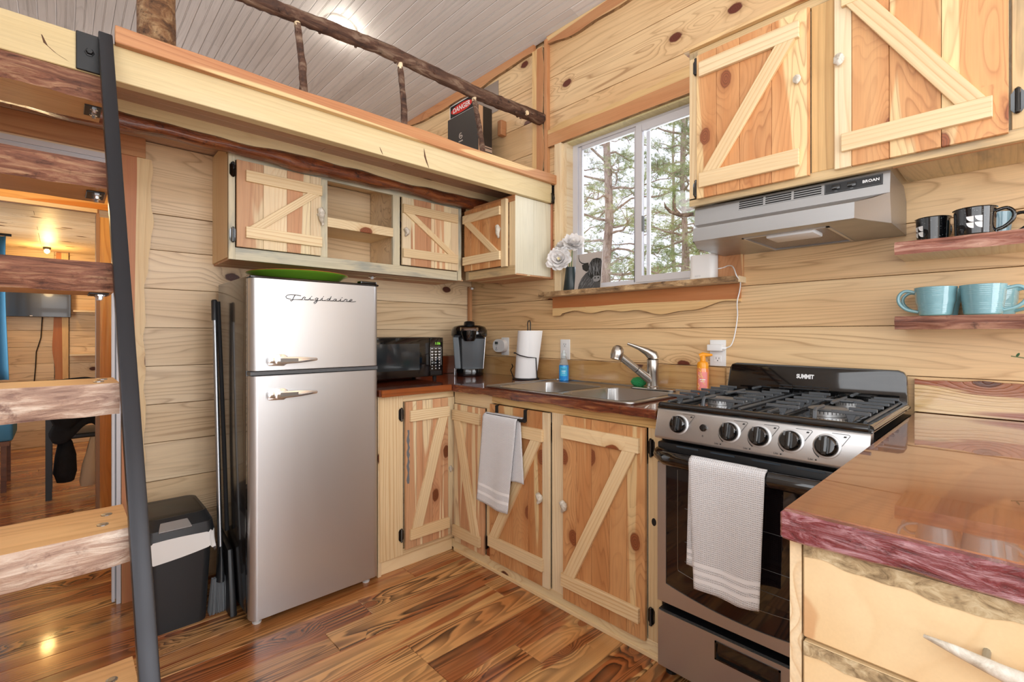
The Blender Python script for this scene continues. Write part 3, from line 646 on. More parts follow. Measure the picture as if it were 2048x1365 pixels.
# ---- peninsula: cabinet with drawers and thick slab
pn = thing('drawer_cabinet', 'pale pine drawer cabinet under the peninsula slab in the right foreground', 'cabinet', (-.7, -2.9, 0))
E_ = RW(-1.335)
obj('carcass', fbox(E_, [(2.500, 3.15, .01, .869, -1.30, -.0005)]), PALE, pn)
plank('side_panel', pn, PALE, (-.68, -2.484, .01), (-.68, -2.484, .87), 1.305, .014, (0, 1, 0)) if 0 else obj('side_panel', fbox(E_, [(2.480, 2.496, .01, .870, -1.28, .012)]), PALE, pn)
for k, (a, b) in enumerate(((.728, .868), (.575, .722), (.30, .57), (.03, .294))):
    dr = obj('drawer', fbox(E_, [(2.499, 3.12, a, b, .0, .016)]), DRAWP, pn, bevel=.002, loc=None)
    wv = wav(90 + k, .004, 2, 6, 13)
    live('worm_bark_edge', dr, [WORM, WORM], E_(2.500, b - .011, .0155), E_(3.12, b - .011, .0155), .0022, E_.n, lambda s: .011, lambda s: -.012 + wv(s), 60)
    if k == 0:
        g = G().tube([E_(2.640, .806, .045), E_(2.67, .803, .048), E_(2.71, .797, .050), E_(2.76, .795, .050), E_(2.84, .80, .046), E_(2.90, .808, .04)], [.002, .006, .009, .0105, .010, .005], 12)
        h = obj('antler_handle', g, ANTLER, dr, smooth=60)
        for uu in (2.695, 2.80):
            obj('screw', G().tube([E_(uu, .80, .014), E_(uu, .80, .048)], .0038, 8), GALV, dr)
pc = obj('peninsula_slab', G().box(-1.350, -.002, -3.15, -2.472, .872, .9145), SLAB, bevel=.003)
tag(pc, 'thick glossy reddish-brown wooden peninsula countertop in the right foreground', 'countertop')
live('rough_edge', pc, [EDGEP, EDGEP], (-1.350, -2.4725, .8935), (-1.350, -3.15, .8935), .018, (-1, 0, 0), lambda s: .0205, lambda s: -.0205 + ew(s) * .6, 50, .003)

# ---- wall cabinets above the fridge
V = BW(-.312)
wc = thing('wall_cabinet', 'long blue-stained pine wall cabinet above the fridge with two Z-braced doors and an open niche', 'cabinet', (-.98, -.16, 1.52))
zb, zt_ = 1.527, 1.985
g = G().box(-1.608, -.315, -.30, -.002, zb, zb + .012).box(-1.608, -.315, -.30, -.002, 2.035, 2.05)
g.box(-1.208, -1.193, -.30, -.002, zb + .012, 2.035).box(-.790, -.775, -.30, -.002, zb + .012, 2.035)
obj('carcass', g, PINE, wc)
obj('back_panel', G().box(-1.19, -.792, -.012, -.001, zb + .012, 2.03), PINE, wc)
plank('side_panel', wc, FRAME, (-1.608, -.152, zb), (-1.608, -.152, 2.05), .30, .010, (-1, 0, 0))
plank('bottom_panel', wc, CEDAR2, (-1.612, -.155, zb), (-.312, -.155, zb), .305, .010, (0, 0, -1))
obj('shelf_board', G().box(-1.192, -.792, -.29, -.014, 1.735, 1.75), FRAME, wc)
plank('shelf_lip', wc, FRAME, V(-1.176, 1.752, -.012), V(-.806, 1.752, -.012), .048, .016, V.n)
BL = BLUE
stile(wc, V, -1.618, -1.592, zb - .01, 1.99, BL); stile(wc, V, -1.592, -.356, 1.963, 1.992, BL); stile(wc, V, -1.592, -.356, zb - .01, 1.572, BL)
stile(wc, V, -1.212, -1.175, 1.572, 1.963, BL); stile(wc, V, -.806, -.762, 1.572, 1.963, BL)
obj('closing_strip', fbox(V, [(-1.618, -.33, 1.992, 2.045, -.04, -.022)]), BLKM, wc)
dw1 = door(wc, V, -1.590, -1.214, 1.574, 1.962, (.34, -.32, .34, -.16), '/', CEDAR2, hin=-1.602, hv=(.045, .052), rails=(.042, .042), inset=(.035, .0), rw=.05, hw=.002)
dw3 = door(wc, V, -.757, -.364, 1.576, 1.960, (-.14, .34, -.06, .30, -.14), '\\', CEDAR2, rails=(.042, .042), inset=(.0, .012), rw=.05)
knob_antler(dw1, V, -1.226, 1.775, .018, 1, 1.5); knob_antler(dw3, V, -.735, 1.76, .018, 2, 1.3)
plank('corner_stile', wc, BL, V(-.345, zb - .008, -.018), V(-.345, 1.985, -.018), .034, .018, V.n)

# ---- corner wing of the wall cabinets on the right wall
Vr = RW(-.312)
wg = thing('wall_cabinet', 'small corner wall cabinet beside the window with a cedar door and whitewashed end panel', 'cabinet', (-.15, -.56, 1.52))
obj('carcass', G().box(-.294, -.002, -.768, -.318, zb, 1.955), CEDAR2, wg)
for k in range(2):
    plank('end_board', wg, wood('whitewashed_pine', '#e9e4cf', '#dfd8bf', '#b9ab88', knots=.15, ls=.4, lin=50, knotc='#7a5a44') if k == 0 else bpy.data.materials['whitewashed_pine'], (-.238 + k * .147, -.769, zb - .006), (-.238 + k * .147, -.769, 1.962), .146, .016, (0, -1, 0))
plank('wall_strip', wg, wood('red_strip', '#c98a68', '#b87a58', '#8f4f34', knots=.2, ls=.5), (-.009, -.769, zb - .012), (-.009, -.769, 1.968), .016, .02, (0, -1, 0))
plank('bottom_panel', wg, CEDAR2, (-.155, -.335, zb), (-.155, -.785, zb), .30, .010, (0, 0, -1))
stile(wg, Vr, .334, .366, zb - .008, 1.966, GREYP); stile(wg, Vr, .366, .784, 1.930, 1.966, TRIM_DARK); stile(wg, Vr, .366, .784, zb - .008, 1.570, GREYP); stile(wg, Vr, .735, .784, 1.570, 1.93, FRAME)
dwg = door(wg, Vr, .348, .690, 1.572, 1.944, (.2, .24, .26, .3), '\\', CEDAR, rails=(.03, .036), inset=(.0, .0), rw=.05, w=.004)
plank('edge_stile', dwg, FRAME, Vr(.712, 1.566, .004), Vr(.712, 1.95, .004), .042, .02, Vr.n)
knob_antler(dwg, Vr, .672, 1.775, .022, 1, 1.3)

# ---- upper cabinet over the range hood
U = RW(-.33)
uc = thing('wall_cabinet', 'large cedar and pine upper cabinet above the steel range hood with two Z-braced doors', 'cabinet', (-.16, -2.45, 1.7))
obj('carcass', G().box(-.3115, -.002, -3.2, -1.815, 1.712, 2.30), PALE, uc)
plank('side_panel', uc, FRAME, (-.157, -1.815, 1.692), (-.157, -1.815, 2.30), .308, .006, (0, 1, 0))
plank('top_board', uc, TRIM_DARK, (-.165, -1.795, 2.305), (-.165, -3.2, 2.305), .37, .014, (0, 0, 1))
obj('underside', G().box(-.31, -.02, -3.2, -2.452, 1.708, 1.7115), GREYP, uc)
stile(uc, U, 1.812, 1.848, 1.715, 2.30, FRAME); stile(uc, U, 1.812, 3.2, 1.690, 1.722, GREYP); stile(uc, U, 1.812, 3.2, 2.275, 2.304, GREYP)
stile(uc, U, 2.240, 2.308, 1.722, 2.275, wood('mid_stile', '#e3bd82', '#d8ad70', '#a2713c', knots=.2, ls=.7, lin=30)); stile(uc, U, 2.705, 2.79, 1.722, 2.275, GREYP); stile(uc, U, 3.16, 3.2, 1.722, 2.275, GREYP)
plank('bottom_rail', uc, TRIM_DARK, U(2.452, 1.6965, -.03), U(3.2, 1.6965, -.03), .014, .012, U.n)
du1 = door(uc, U, 1.850, 2.239, 1.712, 2.272, (.2, .22, .28, .3), '/', CEDAR, rails=(.036, .038), inset=(.016, .028), rw=.056, dw=.05)
du2 = door(uc, U, 2.309, 2.700, 1.712, 2.285, (-.12, .24, .3, .34), '\\', CEDAR, hin=2.716, hv=(.07, .082), rails=(.010, .048), inset=(.022, .03), rw=.056, dw=.05, hw=.0)
hinge(du1, U, 1.843, 2.235, w=.002); hinge(du1, U, 1.843, 1.755, w=.002)
knob_antler(du1, U, 2.205, 2.04, .018, 0, .6); knob_antler(du2, U, 2.325, 2.055, .018, 0, .75)
ah = thing('antler_hook', 'brown antler hook with two tines on the side of the upper cabinet', 'hook', (-.3, -1.81, 1.68))
obj('antler', G().tube([(-.30, -1.812, 1.668), (-.30, -1.79, 1.667), (-.30, -1.755, 1.674), (-.30, -1.715, 1.695), (-.30, -1.692, 1.72), (-.30, -1.686, 1.742)], [.008, .008, .008, .007, .005, .0015], 10).tube([(-.30, -1.758, 1.674), (-.301, -1.737, 1.70), (-.302, -1.728, 1.73), (-.302, -1.731, 1.752)], [.007, .006, .004, .0012], 8), bark('antler_brown', '#4a3a2e', '#7d6a58', '#b5a48e', scl=(20, 30, 30), ro=.45, bmp=.3, dist=.003), ah, smooth=60)

# ---- shelves with mugs right of the hood
def mug_shelf(z0, z1, label):
    t = thing('wall_shelf', label, 'shelf', (-.07, -2.8, z0))
    wv = wav(int(z0 * 100), .005, 1.4, 3.3, 7); n = 40; g = G(); vs = []
    for k in range(n + 1):
        s = k / n; Y = -2.443 - .78 * s; o = wv(s)
        vs += [(-.002, Y, z0), (-.002, Y, z1), (-.205 + o, Y, z1), (-.214 + o, Y, (z0 + z1) / 2 + .006), (-.205 + o * .6, Y, z0)]
    g.add(vs, [])
    for k in range(n):
        a = k * 5; b = a + 5
        for (p, q), m in (((0, 1), 0), ((1, 2), 0), ((2, 3), 1), ((3, 4), 1), ((4, 0), 0)): g.f.append((a + p, b + p, b + q, a + q)); g.mi.append(m)
    g.f += [(0, 1, 2, 3, 4), tuple(n * 5 + q for q in (4, 3, 2, 1, 0))]; g.mi += [1, 1]
    obj('shelf_board', g, [PALE, bark('shelf_bark', '#5f3329', '#9a6454', '#c9a08c', scl=(50, 3.5, 50), ro=.4, coat=.3, dist=.004) if z0 > 1.4 else bark('shelf_bark_dark', '#40241c', '#784938', '#a87c64', scl=(50, 3.5, 50), ro=.4, coat=.3, dist=.004)], t, smooth=35)
    return t
mug_shelf(1.436, 1.477, 'upper floating live-edge shelf holding the black mugs right of the range hood')
mug_shelf(1.197, 1.239, 'lower floating live-edge shelf holding the light blue ribbed mugs')
ENA = NT('black_speckled_enamel'); _c = ENA.n('ShaderNodeTexCoord').outputs['Object']
_v = ENA.n('ShaderNodeTexVoronoi', {'Vector': _c, 'Scale': 260., 'Randomness': 1.})
_s = ENA.ma('MULTIPLY', ENA.ma('LESS_THAN', _v.outputs['Distance'], .16), ENA.ma('GREATER_THAN', ENA.n('ShaderNodeSeparateColor', {0: _v.outputs['Color']}).outputs[0], .7))
ENA.p(col=ENA.mix(_s, srgb('#0d0e11'), srgb('#b9c2c8')), ro=.07, coat=.5); ENAM = ENA.m
BLUEG = plain('light_blue_glaze', '#7ba7b0', .12, 0, .6); TEAL = plain('steel_blue_glaze', '#6f93a3', .15, 0, .4)
def mug(name, label, c, r0, r1, h, mat, hang, group, ribs=0, lip=True, emblem=None, hy=1.):
    t = thing(name, label, 'mug', c, group); prof = [(0, 0), (r0 * .9, 0), (r0, .003)]
    N_ = 36 if ribs else 6
    for i in range(1, N_ + 1):
        s = i / N_; rr = r0 + (r1 - r0) * s ** .9
        if ribs: rr += .0006 * math.sin(s * ribs * 6.283)
        prof.append((rr, .003 + (h - .004) * s))
    if lip: prof += [(r1 + .003, h), (r1 + .001, h + .0015)]
    prof += [(r1 - .003, h), (r1 - .004, h * .5), (r0 - .004, .006), (0, .006)]
    obj('cup', G().lathe(prof, c, 40, cap=False), mat, t, smooth=50)
    ca, sa = math.cos(hang), math.sin(hang); C = Vector(c)
    P = lambda a, z: C + Vector((ca * a, sa * a, z))
    e = .036 * hy
    pts = [P(r1 - .004, h * .84), P(r1 + e * .55, h * .9), P(r1 + e * .95, h * .72), P(r1 + e * .9, h * .46), P(r1 + e * .45, h * .24), P(r0 + .001, h * .14)]
    # smooth the handle path
    q = []
    for i in range(len(pts) - 1):
        p0, p1, p2, p3 = pts[max(i - 1, 0)], pts[i], pts[i + 1], pts[min(i + 2, len(pts) - 1)]
        for k in range(5):
            s = k / 5; q.append(.5 * ((2 * p1) + (p2 - p0) * s + (2 * p0 - 5 * p1 + 4 * p2 - p3) * s * s + (3 * p1 - p0 - 3 * p2 + p3) * s ** 3))
    q.append(pts[-1]); obj('handle', G().tube(q, .0052, 10), mat, t, smooth=60)
    if emblem is not None:
        g = G()
        for cx in (0, 1):
            for cz in (0, 1):
                n = 10; k = .017; base = (-.019 + cx * .0195, .0 + cz * .0185)
                pl = [(0, 0), (0, 1)] + [(1 - 0 * i, 1) for i in range(1)] + [(math.sin(a) , 1 - 1 + (1 - (1 - math.cos(a)))) for a in []]
                arc = [(math.cos(a * math.pi / 2 / n), 1 - math.sin(a * math.pi / 2 / n)) for a in range(n + 1)]
                poly = [(0, 0), ] ; poly = [(0, 1)] + [(x_, y_) for x_, y_ in arc]
                R_ = r1 + .0007
                vs = []
                for x_, y_ in poly:
                    aa = emblem - (base[0] + x_ * k) / R_; zz = h * .22 + base[1] + y_ * k
                    rr = r0 + (r1 - r0) * (zz / h) ** .9 + .0008; vs.append(C + Vector((math.cos(aa) * rr, math.sin(aa) * rr, zz)))
                g.add(vs, [tuple(range(len(vs)))])
        obj('emblem', g, PRINTW, t)
    return t
va = math.atan2(CAM.y + 2.6, CAM.x + .1)      # angle that faces the viewer
mug('enamel_mug', 'black speckled enamel mug at the left end of the upper shelf', (-.105, -2.526, 1.4775), .040, .043, .078, ENAM, va + 2.6, 'black speckled mugs on the upper shelf', emblem=va - 1.0)
mug('enamel_mug', 'black speckled enamel mug in front with a white four-piece emblem facing out', (-.155, -2.626, 1.4775), .045, .0475, .080, ENAM, va + 1.45, 'black speckled mugs on the upper shelf', emblem=va - .05)
tm_ = mug('ceramic_mug', 'small steel-blue mug with a black handle behind the front black mug', (-.052, -2.668, 1.4775), .032, .037, .078, TEAL, va + 1.35, None, lip=False, hy=1.1)
for o_ in tm_.children:
    if o_.name.startswith('handle'): o_.data.materials[0] = ENAM
mug('ceramic_mug', 'light blue ribbed mug on the left of the lower shelf, handle to the left', (-.158, -2.537, 1.2395), .040, .0525, .090, BLUEG, va - 1.55, 'light blue ribbed mugs', ribs=15, lip=False, hy=1.1)
mug('ceramic_mug', 'light blue ribbed mug on the right of the lower shelf, handle to the right', (-.160, -2.6435, 1.2395), .042, .0525, .090, BLUEG, va + 1.5, 'light blue ribbed mugs', ribs=15, lip=False, hy=1.1)
mug('ceramic_mug', 'light blue ribbed mug behind the right one, only its right side showing', (-.052, -2.668, 1.2395), .042, .053, .090, BLUEG, va + 1.2, 'light blue ribbed mugs', ribs=15, lip=False)
mug('ceramic_mug', 'light blue ribbed mug hidden behind the left one, its handle peeping out', (-.050, -2.540, 1.2395), .042, .053, .090, BLUEG, va - 1.5, 'light blue ribbed mugs', ribs=15, lip=False, hy=1.25)

# ================================================================== RANGE HOOD
hd = thing('range_hood', 'stainless steel under-cabinet range hood with black control strip above the range', 'range hood', (-.15, -2.13, 1.53))
y0, y1 = -1.822, -2.446
g = G()
prof = [(-.300, 1.688), (-.308, 1.618), (-.440, 1.576), (-.444, 1.527)]
fl = [(0, 0), (0, 0), (.06, .064), (.06, .064)]
L_ = [(x, y0 - fl[i][0], z) for i, (x, z) in enumerate(prof)]; Rr_ = [(x, y1 + fl[i][1], z) for i, (x, z) in enumerate(prof)]
g.add(L_ + Rr_, [(0, 1, 5, 4), (1, 2, 6, 5), (2, 3, 7, 6)])
# flared wings joining the bulge with the side panels
for Q, yy in ((L_, y0), (Rr_, y1)):
    a = [(-.308, yy, 1.618), Q[2], Q[3], (-.284, yy, 1.527)]
    m1 = Vector(a[0]).lerp(Vector(a[1]), .5) + Vector((.010, 0, 0)); m2 = Vector(a[3]).lerp(Vector(a[2]), .5) + Vector((.014, 0, 0))
    g.add([a[0], m1, a[1], a[2], m2, a[3]], [(0, 1, 4, 5), (1, 2, 3, 4)])
sp = [(-.300, 1.688), (-.308, 1.618), (-.284, 1.527), (-.002, 1.527), (-.002, 1.645), (-.055, 1.688)]
for yy in (y0, y1): g.add([(x, yy, z) for x, z in sp], [tuple(range(6))])
g.add([(-.30, y0, 1.688), (-.30, y1, 1.688), (-.055, y1, 1.688), (-.055, y0, 1.688)], [(0, 1, 2, 3)])
HOODM = metal('hood_steel', '#a3a2a1', .36, (300, 2, 300), .14, .85)
obj('body', g, HOODM, hd, smooth=25)
g = G()  # bottom pan with the filter recess
fx0, fx1, fy0, fy1 = -.37, -.03, -2.03, -2.30
O = [(-.440, y0 - .062, 1.5275), (-.440, y1 + .066, 1.5275), (-.284, y1 + .001, 1.5275), (-.002, y1 + .001, 1.5275), (-.002, y0 - .001, 1.5275), (-.284, y0 - .001, 1.5275)]
I = [(fx0, fy0, 1.5275), (fx0, fy1, 1.5275), (fx1, fy1, 1.5275), (fx1, fy0, 1.5275)]
g.add(O + I, [(0, 1, 7, 6), (1, 2, 7), (2, 3, 8, 7), (3, 4, 9, 8), (4, 5, 6, 9), (5, 0, 6)])
J = [(x, y, 1.545) for x, y, z in I]; g.add(I + J, [(0, 1, 5, 4), (1, 2, 6, 5), (2, 3, 7, 6), (3, 0, 4, 7)])
obj('bottom_pan', g, GALV, hd)
fm = NT('filter_mesh'); c_ = fm.n('ShaderNodeTexCoord').outputs['Object']; s3 = fm.n('ShaderNodeSeparateXYZ', {0: c_})
def wv_(a): return fm.ma('SINE', fm.ma('MULTIPLY', a, 760.))
k_ = fm.ma('MULTIPLY', wv_(fm.ma('ADD', s3.outputs[0], s3.outputs[1])), wv_(fm.ma('SUBTRACT', s3.outputs[0], s3.outputs[1])))
fm.p(col=fm.ramp(fm.ma('MULTIPLY_ADD', k_, .5, .5), [(.25, srgb('#3c3632')), (.6, srgb('#d0cac4'))]), me=.6, ro=.4); fm.bump(k_, .8, .002)
obj('filter', G().box(fx0 + .012, fx1 - .002, fy0 - .006, fy1 + .010, 1.532, 1.538), fm.m, hd)
obj('filter_frame', G().box(fx0, fx1, fy1, fy1 + .009, 1.5255, 1.54).box(fx0, fx1, fy0 - .006, fy0, 1.5255, 1.54).box(fx0, fx0 + .012, fy1, fy0, 1.5255, 1.54), STEEL, hd)
obj('lamp_lens', G().box(-.352, -.24, -2.252, -2.105, 1.518, 1.534), plain('frosted_lens', '#e6eaec', .3), hd, bevel=.006, seg=2, smooth=40)
Hn = Vector((-1, 0, .11)).normalized(); HF = F((-.3045, 0, 1.653), (0, -1, 0), Hn)
ve = obj('vent_panel', fbox(HF, [(1.992, 2.266, -.004 + .0, .030, .0, .0012)]), HOODM, hd)
for a, b in ((1.996, 2.080), (2.088, 2.172), (2.180, 2.263)):
    for k in range(4): obj('vent_slot', fbox(HF, [(a, b, -.001 + .0078 * k, .0032 + .0078 * k, .0012, .0024)]), BLKM, ve)
cp = obj('control_strip', fbox(HF, [(2.272, 2.428, -.006, .028, .0, .002)]), BLKS, hd)
obj('strip_border', fbox(HF, [(2.274, 2.426, -.004, -.0034, .002, .0023), (2.274, 2.426, .0255, .0262, .002, .0023), (2.274, 2.2746, -.004, .026, .002, .0023), (2.4254, 2.426, -.004, .026, .002, .0023)]), GREYPR, cp)
for u in (2.305, 2.348):
    obj('rocker_switch', fbox(HF, [(u - .012, u + .012, .004, .019, .002, .007)]), BLKG, cp, bevel=.003, seg=2, smooth=40)
    obj('switch_mark', fbox(HF, [(u - .004, u + .004, -.0012, .0002, .002, .0023)]), GREYPR, cp)
t_ = text('BROAN', .0125, .0002, space=1.05, bold=.0003); t_.xf(lambda p: HF(2.398 + p.x, .0125 + p.y, .0022 + p.z)); obj('lettering', t_, PRINTW, cp)

# ================================================================== RANGE
rg = thing('gas_range', 'stainless and black four-burner gas range with towel on its oven door handle', 'stove', (-.33, -2.155, 0))
ya, yb = -1.852, -2.462; Q = RW(-.64)
obj('body', G().box(-.61, -.03, ya, yb, .035, .905), BLKS, rg)
obj('base_skirt', G().box(-.60, -.06, ya - .01, yb + .01, .012, .04), BLKM, rg)
for X in (-.60, -.08):
    for Y in (ya - .03, yb + .03): obj('foot', G().lathe([(.02, 0), (.02, .01), (.008, .012), (.008, .036)], (X, Y, 0), 12), BLKS, rg)
g = G(); g.prism([(-.612, .822), (-.668, .826), (-.671, .836), (-.648, .922), (-.640, .928), (-.612, .928)], lambda a, b, t: (a, t, b), ya - .003, yb + .003)
obj('control_panel', g, STEELH, rg, bevel=.006, seg=2, smooth=40)
pnm = Vector((-.962, 0, .257)).normalized(); PF = F((-.6600, 0, .879), (0, -1, 0), Vector((-(.922 - .836), 0, (.671 - .648))).normalized())
PO = .0015
for k, u in enumerate((1.940, 2.106, 2.193, 2.277, 2.364)):
    cx = lambda p: PF(u + p.x, .001 + p.y, PO + p.z)
    bz = obj('bezel', G().lathe([(.0335, 0), (.0335, .0015), (.030, .003), (0, .003)], n=32).xf(lambda p: PF(u + p.x, .001 + p.y, p.z)), STEEL, rg, smooth=40)
    kn = obj('knob', G().lathe([(.0275, .002), (.029, .006), (.027, .017), (.022, .022), (0, .023)], n=32).xf(lambda p: PF(u + p.x, .001 + p.y, p.z)), BLKG, rg, smooth=40)
    g = G().prism([(-.006, -.024), (.006, -.024), (.0075, 0), (.006, .024), (-.006, .024), (-.0075, 0)], lambda a, b, t: PF(u + a, .001 + b, t), .018, .034)
    obj('grip', g, BLKG, kn, bevel=.002, seg=2, smooth=40)
    obj('pointer', G().prism([(-.003, .010), (.003, .010), (.003, .022), (-.003, .022)], lambda a, b, t: PF(u - .011 + a, .003 + b, t), .0225, .0246), GREYPR, kn)
    # printed outline, marks and the word Low
    g = G(); poly = [(.010, .038), (.048, .038), (.051, .035), (.034, .006)]
    for (a, b), (c, d) in zip(poly, poly[1:]):
        dx, dy = c - a, d - b; l = math.hypot(dx, dy); nx, ny = -dy / l * .0005, dx / l * .0005
        g.add([PF(u + a + nx, b + ny, PO), PF(u + c + nx, d + ny, PO), PF(u + c - nx, d - ny, PO), PF(u + a - nx, b - ny, PO)], [(0, 1, 2, 3)])
    g.add([PF(u + a, b, PO) for a, b in ((.036, .029), (.042, .029), (.044, .033), (.038, .033))], [(0, 1, 2, 3)])
    obj('print_outline', g, PRINTB, rg)
    if k:
        g = text('Lite', .008, .0001); g.xf(lambda p: PF(u - .036 + p.x, -.040 + p.y, PO + p.z)); g.add([PF(u - .023 + .0022 * math.cos(a * .8), -.040 + .0022 * math.sin(a * .8), PO) for a in range(8)], [tuple(range(8))])
        for j in range(8):
            a0 = R(195 + j * 6); r0 = .0345; g.add([PF(u + math.cos(a0) * (r0 - .001), math.sin(a0) * (r0 - .001), PO), PF(u + math.cos(a0 + .1) * (r0 - .001), math.sin(a0 + .1) * (r0 - .001), PO), PF(u + math.cos(a0 + .1) * (r0 + .0003 * j), math.sin(a0 + .1) * (r0 + .0003 * j), PO), PF(u + math.cos(a0) * (r0 + .0003 * j), math.sin(a0) * (r0 + .0003 * j), PO)], [(0, 1, 2, 3)])
        obj('print_low', g, PRINTB, rg)
obj('ignition_button', G().lathe([(.0115, 0), (.0115, .004), (.009, .006), (.009, .010), (0, .0105)], n=20).xf(lambda p: PF(2.024 + p.x, .002 + p.y, p.z)), BLKG, rg, smooth=40)
g = text('0', .009, .0001); g.xf(lambda p: PF(2.024 + p.x, -.024 + p.y, PO + p.z)); obj('print_mark', g, PRINTB, rg)
# cooktop deck with raised rim
g = G().box(-.645, -.03, ya, yb, .924, .934)
obj('cooktop', g, BLKG, rg, bevel=.003)
g = G().tube([(-.636, ya - .010, .935), (-.636, yb + .010, .935)], .0125, 12).tube([(-.636, yb + .010, .935), (-.07, yb + .010, .935)], .0115, 12).tube([(-.636, ya - .010, .935), (-.07, ya - .010, .935)], .0115, 12).tube([(-.636, yb + .036, .934), (-.636, ya - .036, .934)], .004, 8)
obj('cooktop_rim', g, BLKG, rg, smooth=60)
for i, (bx, by, r) in enumerate(((-.455, -1.992, .043), (-.455, -2.318, .047), (-.20, -1.992, .038), (-.20, -2.318, .038))):
    bo = obj('burner_bowl', G().lathe([(r + .045, .934), (r + .03, .9352), (r + .02, .9345), (0, .9345)], (bx, by, 0), 32), BLKG, rg, smooth=40)
    g = G().lathe([(r, .935), (r, .950), (r - .006, .952), (0, .952)], (bx, by, 0), 36)
    for k in range(28):
        a = k / 28 * 6.283; ca, sa = math.cos(a), math.sin(a)
        g.add([(bx + (r + .0006) * math.cos(a + d), by + (r + .0006) * math.sin(a + d), z) for d, z in ((-.02, .942), (.02, .942), (.02, .950), (-.02, .950))], [(0, 1, 2, 3)], 1)
    obj('burner_head', g, [plain('burner_aluminium', '#cfd0d0', .35, .8), BLKM], rg, smooth=40)
    obj('burner_cap', G().lathe([(r + .005, .952), (r + .006, .955), (r, .9585), (0, .9595)], (bx, by, 0), 36), plain('cap_grey', '#6d7072', .35, .3), rg, smooth=40)
for yc in (-1.992, -2.318):
    gr = obj('grate', G().tube([(-.600, yc - .010 + .13, .946), (-.062, yc - .010 + .13, .946)], .0048, 6).tube([(-.600, yc + .010 - .13, .946), (-.062, yc + .010 - .13, .946)], .0048, 6), IRON, rg)
    for s in (1, -1):
        yr = yc + s * .085
        g = G().tube([(-.60, yr, .944), (-.065, yr, .944)], .0055, 6)
        for X in (-.60, -.335, -.065): g.tube([(X, yr, .934), (X, yr, .946)], .006, 6)
        obj('side_bar', g, IRON, gr)
        for k in range(7):
            X = -.588 + k * .0855
            inn = .022 if k in (1, 2, 4, 5) else .045
            g = G().prism([(-.0035, .962), (.0035, .962), (.0035, .971), (-.0035, .971)], lambda a, b, t: (X + a, t, b), yr - s * inn, yr + s * .045)
            g.prism([(yr - .012, .962), (yr + .012, .962), (yr + .006, .944), (yr - .006, .944)], lambda a, b, t: (X + t, a, b), -.0032, .0032)
            obj('finger', g, IRON, gr, bevel=.001)
    for xx, yy_ in ((-.575, 1), (-.335, 1)):
        pass
    obj('centre_bar', G().tube([(-.598, yc, .937), (-.592, yc, .962), (-.583, yc, .968), (-.505, yc, .968)], .0055, 6), IRON, gr)
    obj('centre_bar', G().tube([(-.41, yc, .968), (-.245, yc, .968)], .0052, 6), IRON, gr); obj('centre_bar', G().tube([(-.16, yc, .968), (-.075, yc, .968), (-.066, yc, .940)], .0052, 6), IRON, gr)
    obj('cross_bar', G().tube([(-.3275, yc - .06, .966), (-.3275, yc + .06, .966)], .005, 6), IRON, gr)
# back guard
g = G(); pr = [(ya - .004, .934), (yb + .002, .934), (yb + .006, 1.035), (yb + .014, 1.052), (yb + .030, 1.058), (ya - .040, 1.062), (ya - .022, 1.056), (ya - .014, 1.040)]
g.prism(pr, lambda a, b, t: (t - (b - .934) * -.12, a, b), -.085, -.060)
gd = obj('back_guard', g, BLKG, rg, bevel=.005, seg=2, smooth=40)
GF = F((-.0855, 0, .934), (0, -1, 0), Vector((-1, 0, .12)).normalized())
g = text('SUMMIT', .021, .0003, space=.98, bold=.0009); g.xf(lambda p: GF(2.152 + p.x * .80, .085 + p.y * (1 + .12 * (1 - abs(p.x) / .04)), .0012 + p.z)); obj('lettering', g, PRINTW, gd)
for v in (.047, .037):
    for a, b in ((2.062, 2.108), (2.112, 2.178), (2.182, 2.232)):
        obj('vent_slot', G().tube([GF(a, v, .0008), GF(b, v, .0008)], .0022, 8), PLB, gd, smooth=60)
# oven door
DR = RW(-.655)
od = obj('oven_door', G().box(-.654, -.612, ya - .006, yb + .006, .262, .812), BLKS, rg, bevel=.006, seg=2, smooth=40)
NN = 16; yL, yR = 1.862, 2.450
def arcz(t, zl, sag): return zl - sag * (1 - (2 * t - 1) ** 2)
def panel_with_hole(fr, u0, u1, v0, v1, a0, a1, top, zl, sag, w0, w1, n=24):
    g = G(); vs = []
    for k in range(n + 1):
        t = k / n; u = a0 + (a1 - a0) * t; vs += [(u, v0), (u, arcz(t, zl, sag))]
    b = len(g.v); P = [fr(u, v, w) for w in (w0, w1) for u, v in vs]; m = 2 * (n + 1)
    g.add(P, [(m + 2 * k, m + 2 * k + 2, m + 2 * k + 3, m + 2 * k + 1) for k in range(n)] + [(2 * k + 1, 2 * k + 3, m + 2 * k + 3, m + 2 * k + 1) for k in range(n)] + [(2 * k, m + 2 * k, m + 2 * k + 2, 2 * k + 2) for k in range(n)])
    fr.box(u0, a0, v0, v1, w0, w1, g); fr.box(a1, u1, v0, v1, w0, w1, g); return g
obj('steel_frame', panel_with_hole(DR, yL, yR, .268, .742, 1.893, 2.425, 0, .333, .030, 0, .006), STEELH, od, bevel=0)
g = G(); n = 24; P = [DR(1.893 + .532 * k / n, arcz(k / n, .333, .030), .003) for k in range(n + 1)]; Tt = [DR(1.893 + .532 * k / n, .742, .003) for k in range(n + 1)]
g.add(P + Tt, [(k, k + 1, n + 2 + k, n + 1 + k) for k in range(n)])
gm = NT('oven_glass'); gm.p(col=srgb('#120c0e'), ro=.045, coat=.6, coro=.02); obj('glass', g, gm.m, od)
